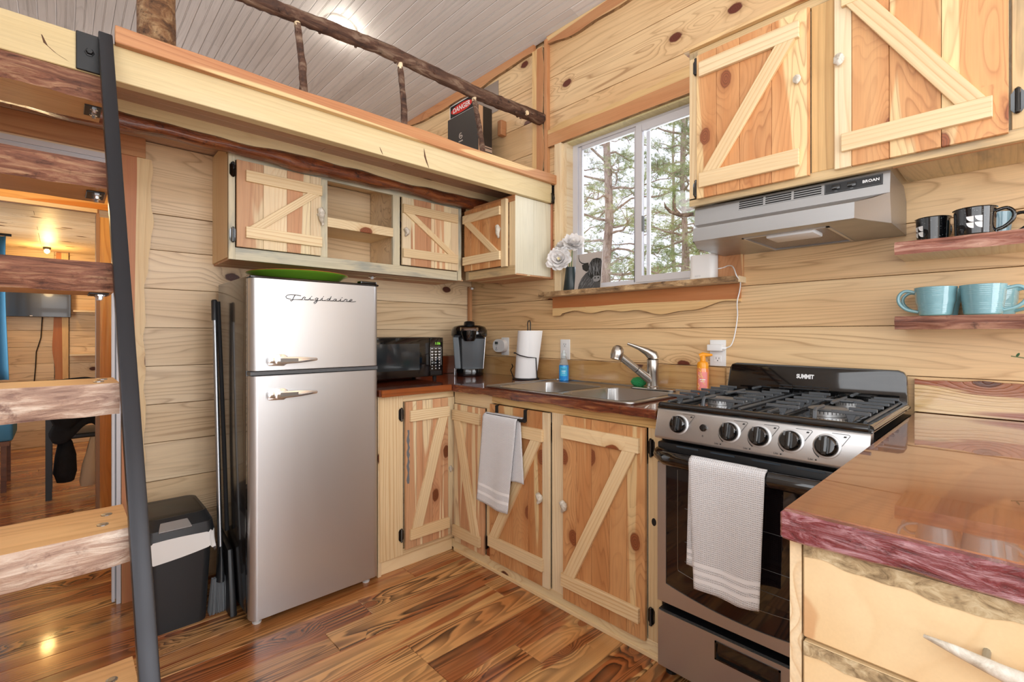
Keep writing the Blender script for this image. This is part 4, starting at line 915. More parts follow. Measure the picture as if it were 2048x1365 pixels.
# bright seam of the inner window and the racks seen behind it
g = G().tube([DR(1.935, .728, .004), DR(1.935, .402, .004)] + [DR(1.937 + .445 * t / 14, arcz(t / 14, .392, .026), .004) for t in range(15)] + [DR(2.385, .402, .004), DR(2.385, .728, .004)], .0011, 6)
obj('window_seam', g, GALV, od)
g = G()
for v in (.605, .495, .43): g.tube([DR(1.96, v, .0036), DR(2.36, v - .004, .0036)], .0007, 5)
obj('oven_rack', g, GREYPR, od)
g = G(); hp = [DR(1.868 + .578 * k / 12, .772 - .0 * k, .03 + .026 * math.sin(math.pi * min(1, max(0, k / 12))) ** .5 if 0 < k < 12 else .0) for k in range(13)]
g.tube(hp, .0235, 12, flat=1.05)
obj('door_handle', g, BLKG, od, smooth=60)
for a, b in ((1.93, 2.005), (2.045, 2.12), (2.17, 2.25), (2.29, 2.36)): obj('vent_slot', fbox(DR, [(a, b, .8035, .8085, .0, .0022)]), plain('slot_blue_grey', '#3e4750', .2) if a < 1.95 else bpy.data.materials['slot_blue_grey'], od)
# drawer
dr = obj('storage_drawer', fbox(RW(-.612), [(1.860, 2.452, .042, .236, 0, .040)]), BLKS, rg, bevel=.003)
g = G(); DF = RW(-.652); u0, u1, v0, v1 = 1.862, 2.450, .044, .232; h0, h1, j0, j1 = 2.060, 2.250, .158, .216
for a in ((u0, h0, v0, v1), (h1, u1, v0, v1), (h0, h1, v0, j0), (h0, h1, j1, v1)): DF.box(*a, 0, .006, g)
obj('drawer_front', g, STEELH, dr)
g = G(); DF.box(h0, h1, j0, j0 + .005, .001, .009, g); DF.box(h0, h1, j1 - .005, j1, .001, .009, g); DF.box(h0, h0 + .005, j0, j1, .001, .009, g); DF.box(h1 - .005, h1, j0, j1, .001, .009, g); DF.box(h0, h1, j0, j1, -.001, .001, g)
g.add([DF(h0 + .006, j1 - .006, .001), DF(h1 - .006, j1 - .006, .001), DF(h1 - .006, j0 + .02, .006), DF(h0 + .006, j0 + .02, .006)], [(0, 1, 2, 3)])
obj('recessed_grip', g, BLKG, dr)
# towel hanging over the oven handle
def cloth(name, label, group, layers, mat, stripes, cat='towel'):
    t = thing(name, label, cat, layers[0]['o'], group)
    for L in layers:
        nx, nz = 22, 34; top = L['top']; H = L['h']; W_ = L['w']; base = L['fn']
        def fn(a, b): return base(a, b)
        g = G(); fr_ = L['stripes']
        vs = [fn(i / nx, j / nz) for j in range(nz + 1) for i in range(nx + 1)]
        fs = []; mi = []
        for j in range(nz):
            for i in range(nx):
                fs.append((j * (nx + 1) + i, j * (nx + 1) + i + 1, (j + 1) * (nx + 1) + i + 1, (j + 1) * (nx + 1) + i)); s = (j + .5) / nz
                mi.append(1 if any(a < s < b for a, b in fr_) else 0)
        b = len(g.v); g.v = vs; g.f = fs; g.mi = mi
        o = obj(L.get('name', 'layer'), g, mat, t, smooth=180)
        md = o.modifiers.new('t', 'SOLIDIFY'); md.thickness = .004; md.offset = 0
    return t
TW = NT('waffle_towel'); c_ = TW.n('ShaderNodeTexCoord').outputs['Object']; s3 = TW.n('ShaderNodeSeparateXYZ', {0: c_})
wf1 = TW.ma('SINE', TW.ma('MULTIPLY', s3.outputs[1], 1050.)); wf2 = TW.ma('SINE', TW.ma('MULTIPLY', s3.outputs[2], 1050.)); wm = TW.ma('MAXIMUM', wf1, wf2)
TW.p(col=TW.mix(TW.ma('MULTIPLY_ADD', wm, .5, .5), srgb('#d6d6d9'), srgb('#e6e6e9')), ro=.95, sh=.3); TW.bump(wm, .6, .0016)
TWS = plain('towel_white_stripe', '#f6f6f8', .95)
def tw_layer(y0, y1, z0, z1, x, amp, ph, twx=0., yb=None, stripes=(), zr=None):
    yb = yb or (y0, y1); zr = zr if zr is not None else z1
    def fn(a, b):
        Y = (y0 + (y1 - y0) * a) * (1 - b) + (yb[0] + (yb[1] - yb[0]) * a) * b
        Z = z0 + ((z1 + (zr - z1) * a) - z0) * b
        X = x - amp * b * (.5 + .5 * math.sin(a * 9 + ph)) + .018 * min(1, b * 3) * twx
        if b < .06: X += (1 - b / .06) ** 2 * .020; Z = z0 + .004 * math.sqrt(max(0, b / .06)) - (b * (z0 - z1)) * .9
        return (X, Y, Z + .004 * math.sin(a * 7 + ph) * b)
    return dict(o=(x, (y0 + y1) / 2, z0), fn=fn, top=z0, h=z0 - z1, w=abs(y1 - y0), stripes=stripes)
s_ = [(.80, .823), (.853, .877), (.912, .938)]
cloth('kitchen_towel', 'white waffle towel with striped hem hanging over the oven door handle', 'white waffle kitchen towels', [
    tw_layer(-2.012, -2.235, .800, .400, -.738, .012, .5, yb=(-2.035, -2.222), stripes=s_, zr=.405),
    tw_layer(-2.004, -2.20, .795, .452, -.716, .005, 2, yb=(-1.998, -2.18), stripes=[(.86, .885), (.915, .94), (.965, .985)])], [TW.m, TWS], 0)
br = thing('towel_bar', 'matte black over-door towel bar on the middle sink cabinet door', 'towel bar', (-.62, -1.07, .83))
g = G()
for u in (.968, 1.165): fbox(Cc, [(u - .009, u + .009, .832, .836, -.002, .022), (u - .009, u + .009, .786, .834, .022, .0255), (u - .009, u + .009, .783, .787, .022, .055)], g)
obj('door_hook', g, BLKM, br)
obj('bar', G().tube([Cc(.925, .792, .052), Cc(1.185, .792, .052)], .0055, 10), BLKM, br, smooth=60)
obj('end_knob', G().lathe([(0, 0), (.009, 0), (.009, .010), (0, .010)], n=12).xf(lambda p: Cc(1.183 + p.z, .792 + p.y, .052 + p.x)), BLKM, br, smooth=60)
s2_ = [(.885, .902), (.922, .938), (.80, .80)]
cloth('kitchen_towel', 'white waffle towel folded over the black bar on the sink cabinet door', 'white waffle kitchen towels', [
    tw_layer(-.914, -1.148, .800, .362, -.652, .010, 1., yb=(-.875, -1.092), stripes=[(.80, .822), (.845, .867), (.885, .905)], zr=.345),
    tw_layer(-.96, -1.155, .798, .50, -.634, .004, 2., yb=(-.98, -1.178), stripes=[(.78, .805), (.84, .86), (.90, .925)])], [TW.m, TWS], 0)
# ================================================================== FRIDGE
fg = thing('refrigerator', 'retro two-door refrigerator with brushed steel doors, chrome latches and dark sides', 'refrigerator', (-1.335, -.35, 0))
fx0, fx1 = -1.615, -1.058; KF = BW(-.632)
obj('body', G().box(fx0, fx1, -.570, -.105, .045, 1.418), FRSIDE, fg, bevel=.006, seg=2, smooth=40)
obj('plinth', G().box(fx0 + .02, fx1 - .02, -.55, -.12, .018, .05), BLKM, fg)
for X in (fx0 + .04, fx1 - .04):
    obj('foot', G().lathe([(.016, 0), (.018, .006), (.010, .010), (.008, .045)], (X, -.575, 0), 14), WHITE, fg, smooth=40)
    obj('foot', G().lathe([(.016, 0), (.018, .006), (.010, .010), (.008, .045)], (X, -.14, 0), 14), WHITE, fg, smooth=40)
def fdoor(z0, z1):
    g = G(); r = .028; pts = []
    for k in range(7): a = R(90) * k / 6; pts.append((fx0 + .002 + r - r * math.sin(a) * 0 - r * math.cos(a), -.632 + r - r * math.sin(a)))
    L = [(fx0 + .002, -.585)] + pts + [(fx1 - .002 - r + r * math.sin(R(90) * k / 6), -.632 + r - r * math.cos(R(90) * k / 6)) for k in range(7)] + [(fx1 - .002, -.585)]
    g.prism(L, lambda a, b, t: (a, b, t), z0, z1)
    d = obj('door', g, STEEL, fg, smooth=30, bevel=.0018)
    obj('door_liner', G().box(fx0 + .001, fx1 - .001, -.586, -.5705, z0, z1), BLKG, d)
    return d
dt = fdoor(1.034, 1.409); db = fdoor(.036, 1.014)
obj('door_top_trim', G().box(fx0, fx1, -.628, -.572, 1.409, 1.418), BLKG, fg, bevel=.003)
obj('gap_strip', G().box(fx0 + .004, fx1 - .004, -.622, -.572, 1.017, 1.031), plain('dark_grey_plastic', '#55585b', .35), fg)
obj('hinge_cap', G().box(fx1 - .085, fx1 - .004, -.615, -.575, 1.418, 1.432), BLKG, fg, bevel=.005, seg=2)
def latch(d, u, v):
    h = obj('latch_handle', G().prism([(0, -.012), (.010, -.017), (.10, -.013), (.168, -.006), (.171, 0), (.168, .006), (.10, .012), (.010, .015), (0, .012)], lambda a, b, t: KF(u + a, v + b, t), .018, .030), CHROME, d, bevel=.003, seg=2, smooth=40)
    obj('latch_plate', G().prism([(-.018, -.022), (.040, -.024), (.055, -.015), (.060, 0), (.055, .015), (.040, .024), (-.018, .024), (-.022, .018), (-.022, -.016)], lambda a, b, t: KF(u + a, v + b, t), 0, .008), CHROME, d, bevel=.002, seg=2, smooth=40)
    obj('latch_block', fbox(KF, [(u - .026, u + .012, v - .012, v + .011, .004, .026)]), CHROME, d, bevel=.004, seg=2, smooth=40)
    obj('latch_inlay', G().prism([(.020, -.008), (.09, -.006), (.09, .006), (.020, .008)], lambda a, b, t: KF(u + a, v + b, t), .030, .0306), plain('brushed_inlay', '#77736f', .4, .8), h)
latch(dt, -1.530, 1.076); latch(db, -1.530, .936)
# script badge drawn as bent wire strokes
ST = [[(400, 345), (300, 334), (210, 333), (145, 345), (115, 372), (135, 400), (180, 408), (205, 405)], [(290, 338), (262, 375), (240, 425), (215, 447), (200, 432), (215, 418), (300, 414), (420, 408)],
      [(420, 410), (445, 372), (432, 382), (470, 360), (488, 366), (465, 400), (490, 408), (545, 405)], [(545, 405), (590, 365), (575, 400), (600, 408), (650, 398)], [(612, 342), (600, 352)],
      [(735, 372), (700, 368), (675, 390), (690, 405), (720, 395), (738, 372), (700, 450), (665, 470), (650, 455), (690, 425), (780, 405)], [(780, 405), (830, 360), (815, 400), (840, 408), (900, 398)], [(852, 330), (842, 342)],
      [(970, 372), (935, 372), (915, 395), (930, 408), (960, 398), (1010, 325), (975, 395), (990, 406), (1050, 400)], [(1110, 370), (1075, 372), (1055, 395), (1070, 407), (1100, 395), (1118, 370), (1110, 400), (1130, 407), (1180, 395)],
      [(1180, 398), (1215, 362), (1200, 398), (1225, 405), (1270, 395)], [(1240, 335), (1230, 345)], [(1270, 398), (1310, 362), (1298, 375), (1335, 362), (1350, 368), (1335, 395), (1350, 404), (1385, 398)],
      [(1385, 398), (1430, 388), (1462, 372), (1450, 360), (1420, 366), (1400, 388), (1415, 404), (1470, 404), (1540, 396)], [(215, 417), (700, 412), (1100, 409), (1500, 405)]]
g = G(); sc_ = .305 / 1425
for k, s in enumerate(ST):
    g.tube([KF(-1.481 + (a - 115) * sc_, 1.330 - (b - 405) * sc_ * 1.15, .0022) for a, b in s], .0014 if k < len(ST) - 1 else .0007, 6)
obj('script_badge', g, plain('badge_chrome', '#5a5a5c', .25, .9), dt, smooth=60)
pl = obj('serving_dish', G().lathe([(.02, 1.4325), (.145, 1.4325), (.155, 1.434), (.205, 1.468), (.222, 1.476), (.223, 1.478), (.205, 1.472), (.155, 1.438), (0, 1.436)], (-1.335, -.365, -.0135), 56, cap=False), [plain('leaf_green_glaze', '#6fa32e', .25), plain('orange_rim', '#c9793f', .35)], smooth=50)
tag(pl, 'wide shallow green dish with an orange rim lying on top of the refrigerator', 'dish')
for p in pl.data.polygons:
    if p.center.z + pl.location.z > 1.4595: p.material_index = 1

# ================================================================== SINK
sk = thing('kitchen_sink', 'double-bowl stainless steel drop-in sink set into the dark wooden countertop', 'sink', (-.33, -1.29, .9145))
def rrect(x0, x1, y0, y1, r, n=6):
    P = []
    for cx, cy, a0 in ((x1 - r, y1 - r, 0), (x0 + r, y1 - r, 90), (x0 + r, y0 + r, 180), (x1 - r, y0 + r, 270)):
        for k in range(n + 1): a = R(a0 + 90 * k / n); P.append((cx + r * math.cos(a), cy + r * math.sin(a)))
    return P
def bowl(x0, x1, y0, y1, zt, dz):
    g = G(); rings = [(0, zt + .001, .05), (.004, zt - .004, .05), (.010, zt - dz + .03, .05), (.035, zt - dz, .04), (.10, zt - dz - .003, .02)]; n = 28; V_ = []
    for o, z, r in rings: V_.append([(a, b, z) for a, b in rrect(x0 + o, x1 - o, y0 + o, y1 - o, r)])
    vs = sum(V_, []); m = len(V_[0]); g.add(vs, [(i * m + k, i * m + (k + 1) % m, (i + 1) * m + (k + 1) % m, (i + 1) * m + k) for i in range(len(rings) - 1) for k in range(m)] + [tuple((len(rings) - 1) * m + k for k in range(m))])
    return g
X0, X1, Y0, Y1 = -.598, -.050, -1.716, -.862
zt = .9195
g = G(); bowls = ((-.560, -.165, -1.285, -.905), (-.560, -.165, -1.675, -1.320))
# rim deck as strips around the two bowls
for a in ((X0, -.560, Y0, Y1), (-.165, X1, Y0, Y1), (-.560, -.165, Y0, -1.675), (-.560, -.165, -1.320, -1.285), (-.560, -.165, -.905, Y1)): g.box(a[0], a[1], a[2], a[3], .9148, zt)
obj('rim', g, STEELS, sk)
cnr = [bowls[0], bowls[1]]
for b in bowls:
    # fill the square corners outside each rounded bowl
    g = G(); P = rrect(b[0], b[1], b[2], b[3], .05); cs_ = [(b[1], b[3]), (b[0], b[3]), (b[0], b[2]), (b[1], b[2])]
    for q in range(4):
        seg = P[q * 7:(q + 1) * 7]; g.add([(cs_[q][0], cs_[q][1], zt)] + [(x, y, zt) for x, y in seg], [tuple(range(8))])
    g2 = bowl(b[0], b[1], b[2], b[3], zt, .17); g.add(g2.v, g2.f); obj('bowl', g, STEELS, sk, smooth=40)
    obj('drain', G().lathe([(.045, 0), (.045, .002), (.03, .001), (0, .001)], ((b[0] + b[1]) / 2, (b[2] + b[3]) / 2, zt - .1735), 20), CHROME, sk, smooth=40)
er = rrect(X0, X1, Y0, Y1, .03); obj('raised_edge', G().tube([(x, y, .9205) for x, y in er] + [(er[0][0], er[0][1], .9205)], .0055, 8, caps=False), STEELS, sk, smooth=70)
fc = thing('kitchen_faucet', 'brushed nickel pull-out kitchen faucet leaning over the sink', 'faucet', (-.118, -1.525, .92))
obj('base_plate', G().prism(rrect(-.145, -.09, -1.64, -1.41, .026), lambda a, b, t: (a, b, t), .9205, .928), NICKEL, fc, bevel=.002, smooth=40)
obj('column', G().lathe([(.030, .928), (.030, .934), (.0265, .938), (.0265, .998), (.0270, 1.0), (.0270, 1.058), (.0255, 1.062)], (-.118, -1.525, 0), 24), NICKEL, fc, smooth=40)
obj('joint_ring', G().lathe([(.0268, 1.062), (.0268, 1.064)], (-.118, -1.525, 0), 24), BLKS, fc)
sd = Vector((-.190, .095, .155)); s0 = Vector((-.125, -1.520, .962))
sd_ = sd.normalized()
obj('spout', G().tube([s0, s0 + sd_ * .055, s0 + sd_ * .095], [.0215, .0195, .0175], 16), NICKEL, fc, smooth=60)
obj('joint_ring', G().tube([s0 + sd_ * .095, s0 + sd_ * .0985], .0155, 16), BLKS, fc)
obj('pullout_wand', G().tube([s0 + sd_ * .0985, s0 + sd_ * .15, s0 + sd_ * .205], [.0175, .0175, .0180], 16), NICKEL, fc, smooth=60)
hc = s0 + sd_ * .222
hx = Vector((-.25, .12, -.97)).normalized(); M3 = hx.to_track_quat('Z', 'Y').to_matrix()
obj('spray_head', G().lathe([(0, -.034), (.014, -.031), (.025, -.020), (.0285, -.004), (.0285, .016), (.026, .024), (.0255, .034), (.019, .035), (0, .033)], hc - hx * .006, 22, axis=M3), NICKEL, fc, smooth=50)
obj('lever', G().tube([(-.112, -1.528, 1.064), (-.115, -1.522, 1.082), (-.130, -1.500, 1.100), (-.152, -1.470, 1.118), (-.175, -1.442, 1.132), (-.186, -1.430, 1.138)], [.0268, .0275, .019, .0105, .008, .006], 16, flat=.8), NICKEL, fc, smooth=60)
spg = G(); rr = random.Random(5)
def spf(a, b):
    th = a * 6.283; ph = b * 3.1416; r = 1 + .05 * math.sin(9 * th) * math.sin(7 * ph) + rr.uniform(-.03, .03)
    return (-.085 + .026 * r * math.sin(ph) * math.cos(th), -1.428 + .040 * r * math.sin(ph) * math.sin(th), .947 + .024 * r * math.cos(ph))
spm = NT('green_scrubber'); spn = spm.noise(spm.n('ShaderNodeTexCoord').outputs['Object'], 160, 2); spm.p(col=spm.mix(spn, srgb('#0f6a34'), srgb('#3cb870')), ro=.85); spm.bump(spn, 1, .004)
so = obj('scrubber', spg.grid(spf, 26, 14), spm.m, smooth=180); tag(so, 'round green scrubbing sponge beside the faucet on the sink deck', 'sponge')
# soap bottles
LIQ = plain('blue_soap', '#1f8fe0', .12, 0, .5); CLR = NT('clear_plastic'); CLR.p(col=srgb('#e8f0f2'), ro=.08, tr=.75, ior=1.1)
sb = thing('soap_bottle', 'small clear bottle of bright blue dish soap on the counter behind the sink', 'bottle', (-.088, -.948, .9205))
sxy = (-.088, -.948, .9205)
obj('soap', G().lathe([(0, 0), (.025, 0), (.028, .003), (.028, .082), (.0265, .088), (0, .088)], sxy, 28), LIQ, sb, smooth=40)
obj('bottle', G().lathe([(.0265, .088), (.020, .118), (.0125, .134), (.0125, .142)], sxy, 28), CLR.m, sb, smooth=40)
obj('cap', G().lathe([(.014, .140), (.014, .154), (.007, .158), (.006, .172), (0, .174)], sxy, 18), plain('frosted_cap', '#cfd8da', .3), sb, smooth=40)
vb = math.atan2(CAM.y - sxy[1], CAM.x - sxy[0])
def label_patch(c, r, a0, a1, z0, z1, mat, parent, name='label', n=10, shape=None):
    g = G().grid(lambda a, b: (c[0] + r * math.cos(a0 + (a1 - a0) * a), c[1] + r * math.sin(a0 + (a1 - a0) * a), c[2] + z0 + (z1 - z0) * b), n, 1); return obj(name, g, mat, parent, smooth=180)
lp = label_patch(sxy, .0284, vb - .8, vb + .7, .028, .082, plain('label_light_blue', '#4fc0e8', .3), sb)
def wrap_text(s, size, c, r, ang, z, mat, parent, name='lettering', vert=False, **k):
    g = text(s, size, .0001, **k)
    if vert: g.xf(lambda p: (-p.y, p.x, p.z))
    g.xf(lambda p: (c[0] + (r + p.z) * math.cos(ang - -p.x / r), c[1] + (r + p.z) * math.sin(ang - -p.x / r), c[2] + z + p.y)); return obj(name, g, mat, parent)
wrap_text('Dawn', .013, sxy, .0287, vb - .05, .068, plain('label_navy', '#173a6a', .4), sb)
label_patch(sxy, .0287, vb - .45, vb + .35, .054, .057, PRINTW, sb, 'print'); label_patch(sxy, .0287, vb - .35, vb + .25, .044, .046, PRINTW, sb, 'print')
ob = thing('soap_bottle', 'orange foaming hand soap bottle with yellow-orange pump near the range', 'bottle', (-.062, -1.742, .9145))
oxy = (-.062, -1.742, .9145); vo = math.atan2(CAM.y - oxy[1], CAM.x - oxy[0])
ORL = plain('orange_soap', '#f08a4a', .1, 0, .6); ORP = plain('orange_pump', '#f5a01c', .3)
obj('bottle', G().lathe([(0, 0), (.023, 0), (.026, .004), (.026, .105), (.024, .118), (0, .118)], oxy, 30), ORL, ob, smooth=40)
obj('collar', G().lathe([(.0245, .116), (.0245, .134), (.021, .143), (.012, .147), (.012, .172), (.0, .173)], oxy, 26), ORP, ob, smooth=40)
dv = Vector((.45, -.89, 0)).normalized()
obj('pump_nozzle', G().tube([Vector(oxy) + Vector((0, 0, .170)) - dv * .014, Vector(oxy) + Vector((0, 0, .176)), Vector(oxy) + Vector((0, 0, .175)) + dv * .040], [.010, .011, .0045], 12), ORP, ob, smooth=60)
PNK = plain('label_pink', '#ef8f8a', .4)
label_patch(oxy, .0263, vo - .8, vo + .8, .022, .100, PNK, ob)
g = G(); rr = random.Random(8)
for k in range(16):
    a0, z0 = vo + rr.uniform(-.8, .8), rr.uniform(.012, .105); P = []
    for q in range(6): P.append(Vector((oxy[0] + .0266 * math.cos(a0 + .16 * math.sin(q * .9 + k)), oxy[1] + .0266 * math.sin(a0 + .16 * math.sin(q * .9 + k)), oxy[2] + z0 + q * .004 * math.cos(k))))
    g.tube(P, .0009, 5)
obj('swirl_print', g, plain('label_yellow', '#f8d978', .4), ob)
label_patch(oxy, .0268, vo - .5, vo + .4, .064, .068, PRINTW, ob, 'print'); label_patch(oxy, .0268, vo - .4, vo + .3, .056, .058, PRINTW, ob, 'print')

# ================================================================== MICROWAVE, COFFEE MAKER, PAPER TOWELS
mw = thing('microwave_oven', 'black countertop microwave with green clock digits between fridge and coffee maker', 'microwave', (-.72, -.18, .9145))
MF = BW(-.330)
obj('case', G().box(-.955, -.487, -.318, -.03, .934, 1.166), BLKS, mw, bevel=.006, seg=2, smooth=40)
for X in (-.93, -.515):
    for Y in (-.29, -.06): obj('foot', G().lathe([(.012, .9147), (.012, .936)], (X, Y, 0), 12), BLKM, mw)
md_ = obj('door', fbox(MF, [(-.955, -.586, .936, 1.164, 0, .012)]), BLKG, mw, bevel=.004, seg=2, smooth=40)
wm_ = NT('microwave_window'); wm_.p(col=srgb('#262c30'), ro=.08, coat=.5)
obj('window', fbox(MF, [(-.93, -.652, .978, 1.128, .012, .0124)]), wm_.m, md_)
cp2 = obj('control_panel', fbox(MF, [(-.583, -.488, .936, 1.164, 0, .012)]), BLKG, mw, bevel=.004, seg=2, smooth=40)
GRN_ = NT('green_led'); GRN_.p(col=(0, 0, 0, 1), ec=srgb('#8ad83c'), es=1.6)
g = text('1:06', .022, .0002, space=1.05); g.xf(lambda p: MF(-.528 + p.x, 1.128 + p.y, .0124 + p.z)); obj('clock_digits', g, GRN_.m, cp2)
g = G()
for r_ in range(8):
    for c3 in range(3):
        u, v = -.566 + c3 * .0255, 1.098 - r_ * .0168
        wdt, hh = (.008, .0018) if r_ < 4 else (.0028, .0028)
        MF.box(u - wdt, u + wdt, v - hh, v + hh, .012, .0123, g)
        if r_ < 4 and r_: MF.box(u - wdt * .7, u + wdt * .7, v - hh - .0045, v - hh - .002, .012, .0123, g)
for a in ((-.578, -.502, 1.1055, 1.1063), (-.578, -.502, 1.036, 1.0368), (-.578, -.577, 1.0, 1.106), (-.503, -.502, 1.0, 1.106)): MF.box(*a, .012, .0123, g)
obj('keypad_print', g, PRINTW, cp2)
obj('door_button', fbox(MF, [(-.576, -.500, .944, .966, .012, .0135)]), BLKS, cp2, bevel=.002)

km = thing('coffee_maker', 'black single-serve pod coffee maker with silver trim in the counter corner', 'coffee maker', (-.19, -.22, .9145))
kd = Vector((CAM.x + .19, CAM.y + .22, 0)).normalized(); ks = Vector((kd.y, -kd.x, 0)) * -1
ks = Vector((0, 0, 1)).cross(kd)   # screen-right when facing the viewer
K = lambda a, b, c_: Vector((-.205, -.235, .9145)) + ks * a + kd * b + Vector((0, 0, c_))
def kellip(wx, wy, z, n=28, ex=2.6, by=0):
    P = []
    for k in range(n):
        t = 2 * math.pi * k / n; c_, s_ = math.cos(t), math.sin(t); P.append((math.copysign(abs(c_) ** (2 / ex), c_) * wx, math.copysign(abs(s_) ** (2 / ex), s_) * wy + by, z))
    return P
def kloft(rings, mat, name, parent=km, **k):
    g = G(); vs = [K(*p) for r in rings for p in r]; m = len(rings[0])
    g.add(vs, [(i * m + q, i * m + (q + 1) % m, (i + 1) * m + (q + 1) % m, (i + 1) * m + q) for i in range(len(rings) - 1) for q in range(m)] + [tuple(range(m - 1, -1, -1)), tuple((len(rings) - 1) * m + q for q in range(m))])
    return obj(name, g, mat, parent, smooth=45, **k)
kloft([kellip(.093, .105, 0), kellip(.096, .108, .004), kellip(.096, .108, .045), kellip(.094, .106, .048)], BLKG, 'drip_base')
kloft([kellip(.098, .062, .046, by=-.045), kellip(.108, .066, .23, by=-.042), kellip(.112, .070, .255, by=-.040)], BLKS, 'rear_body')
kloft([kellip(.110, .082, .248, by=-.01), kellip(.118, .100, .262), kellip(.118, .104, .292), kellip(.106, .092, .316), kellip(.07, .06, .328), kellip(.03, .03, .330)], BLKG, 'brew_head')
kloft([kellip(.060, .030, .290, by=.085), kellip(.060, .034, .305, by=.086), kellip(.058, .030, .312, by=.084)], NICKEL, 'silver_band')
kloft([kellip(.032, .026, .225, by=.085, ex=2), kellip(.044, .034, .245, by=.085, ex=2), kellip(.052, .04, .292, by=.082, ex=2)], BLKG, 'pod_holder')
kloft([kellip(.030, .05, .318, by=.03), kellip(.036, .058, .328, by=.03), kellip(.034, .056, .348, by=.02), kellip(.02, .04, .354, by=.015)], BLKS, 'lift_handle')
TNK = plain('tinted_tank', '#8c949a', .12, .2)
g = G(); vs = [K(a, b, z) for z, w_ in ((.048, .096), (.25, .110)) for a, b in ((-w_, .0), (-w_ + .005, .052), (-w_ + .04, .06), (-w_ + .046, .0))]
g.add(vs, [(0, 1, 5, 4), (1, 2, 6, 5), (2, 3, 7, 6), (3, 0, 4, 7), (4, 5, 6, 7), (3, 2, 1, 0)]); obj('water_tank', g, TNK, km, bevel=.003)
g = G().tube([K(.090, .058, .046), K(.104, .05, .25)], .0026, 8); g.tube([K(-.094, .056, .004), K(-.094, .056, .05)], .002, 8); obj('silver_trim', g, CHROME, km, smooth=60)
FP = NT('satin_dark_panel'); FP.p(col=srgb('#35383b'), ro=.25, me=.5)
g = G(); vs = [K(a, .022 + (.008 if abs(a) < .05 else 0), z) for z, w_ in ((.048, .088), (.24, .098)) for a in (-w_ * .5, -w_ * .2, w_ * .3, w_ * .7, w_)]
g.add(vs, [(i, i + 1, i + 6, i + 5) for i in range(4)]); obj('front_panel', g, FP.m, km, smooth=60)
obj('button_row', G().tube([K(.072, .075, .302), K(.10, .045, .302)], .003, 6), NICKEL, km)

pt = thing('paper_towel_holder', 'black wire paper towel holder standing on the counter left of the sink', 'paper towel holder', (-.135, -.69, .9145))
pc_ = Vector((-.135, -.69, .9145)); lean = Vector((.006, -.022, .288))
obj('base_ring', G().tube([pc_ + Vector((.078 * math.cos(a / 24 * 6.283), .078 * math.sin(a / 24 * 6.283), .004)) for a in range(25)], .0035, 8, caps=False), BLKS, pt, smooth=60)
obj('centre_post', G().tube([pc_ + Vector((0, 0, .004)), pc_ + lean * 1.0 + Vector((0, 0, 0))], .003, 8).tube([pc_ + lean + Vector((.0, .010, -.01)), pc_ + lean + Vector((0, .012, .045)), pc_ + lean + Vector((0, .006, .060)), pc_ + lean + Vector((0, -.006, .062)), pc_ + lean + Vector((0, -.012, .045)), pc_ + lean + Vector((0, -.010, -.01))], .0032, 8), BLKS, pt, smooth=60)
obj('tension_arm', G().tube([pc_ + Vector((-.02, .085, .004)), pc_ + Vector((-.03, .10, .05)), pc_ + Vector((-.04, .07, .075)), pc_ + Vector((-.062, .055, .09))], .003, 8).tube([pc_ + Vector((-.070, .020, .158)), pc_ + Vector((-.078, -.03, .145)), pc_ + Vector((-.055, -.072, .135)), pc_ + Vector((0, -.085, .13)), pc_ + Vector((.01, -.085, .004))], .0032, 8).lathe([(.006, -.004), (.006, .004)], pc_ + Vector((-.070, .022, .158)), 8), BLKS, pt, smooth=60)
g = G(); n = 40; rings = []
for q in range(2):
    for k in range(n): a = k / n * 6.283; g.v.append(pc_ + Vector((0, 0, .010)) + lean * (q * .97) + Vector((.066 * math.cos(a), .066 * math.sin(a), 0)))
for q in range(2):
    for k in range(n): a = k / n * 6.283; g.v.append(pc_ + Vector((0, 0, .010)) + lean * (q * .97) + Vector((.019 * math.cos(a), .019 * math.sin(a), 0)))
for k in range(n):
    j = (k + 1) % n
    for f in ((k, j, n + j, n + k), (2 * n + k, 3 * n + k, 3 * n + j, 2 * n + j), (k, 2 * n + k, 2 * n + j, j), (n + k, n + j, 3 * n + j, 3 * n + k)): g.f.append(f); g.mi.append(0)
vp = math.atan2(CAM.y - pc_.y, CAM.x - pc_.x)
ro_ = obj('paper_roll', g, PAPER, smooth=40); tag(ro_, 'white paper towel roll on the black wire holder, leaning slightly', 'paper towel')
g = G().grid(lambda a, b: pc_ + Vector((0, 0, .010)) + lean * (.97 * b) + Vector(((.0675 + .016 * a * a * (.4 + .6 * b)) * math.cos(vp + .15 + 1.15 * a * (1 - .25 * (1 - b))), (.0675 + .016 * a * a * (.4 + .6 * b)) * math.sin(vp + .15 + 1.15 * a * (1 - .25 * (1 - b))), 0)), 12, 8)
obj('loose_sheet', g, PAPER, ro_, smooth=180)

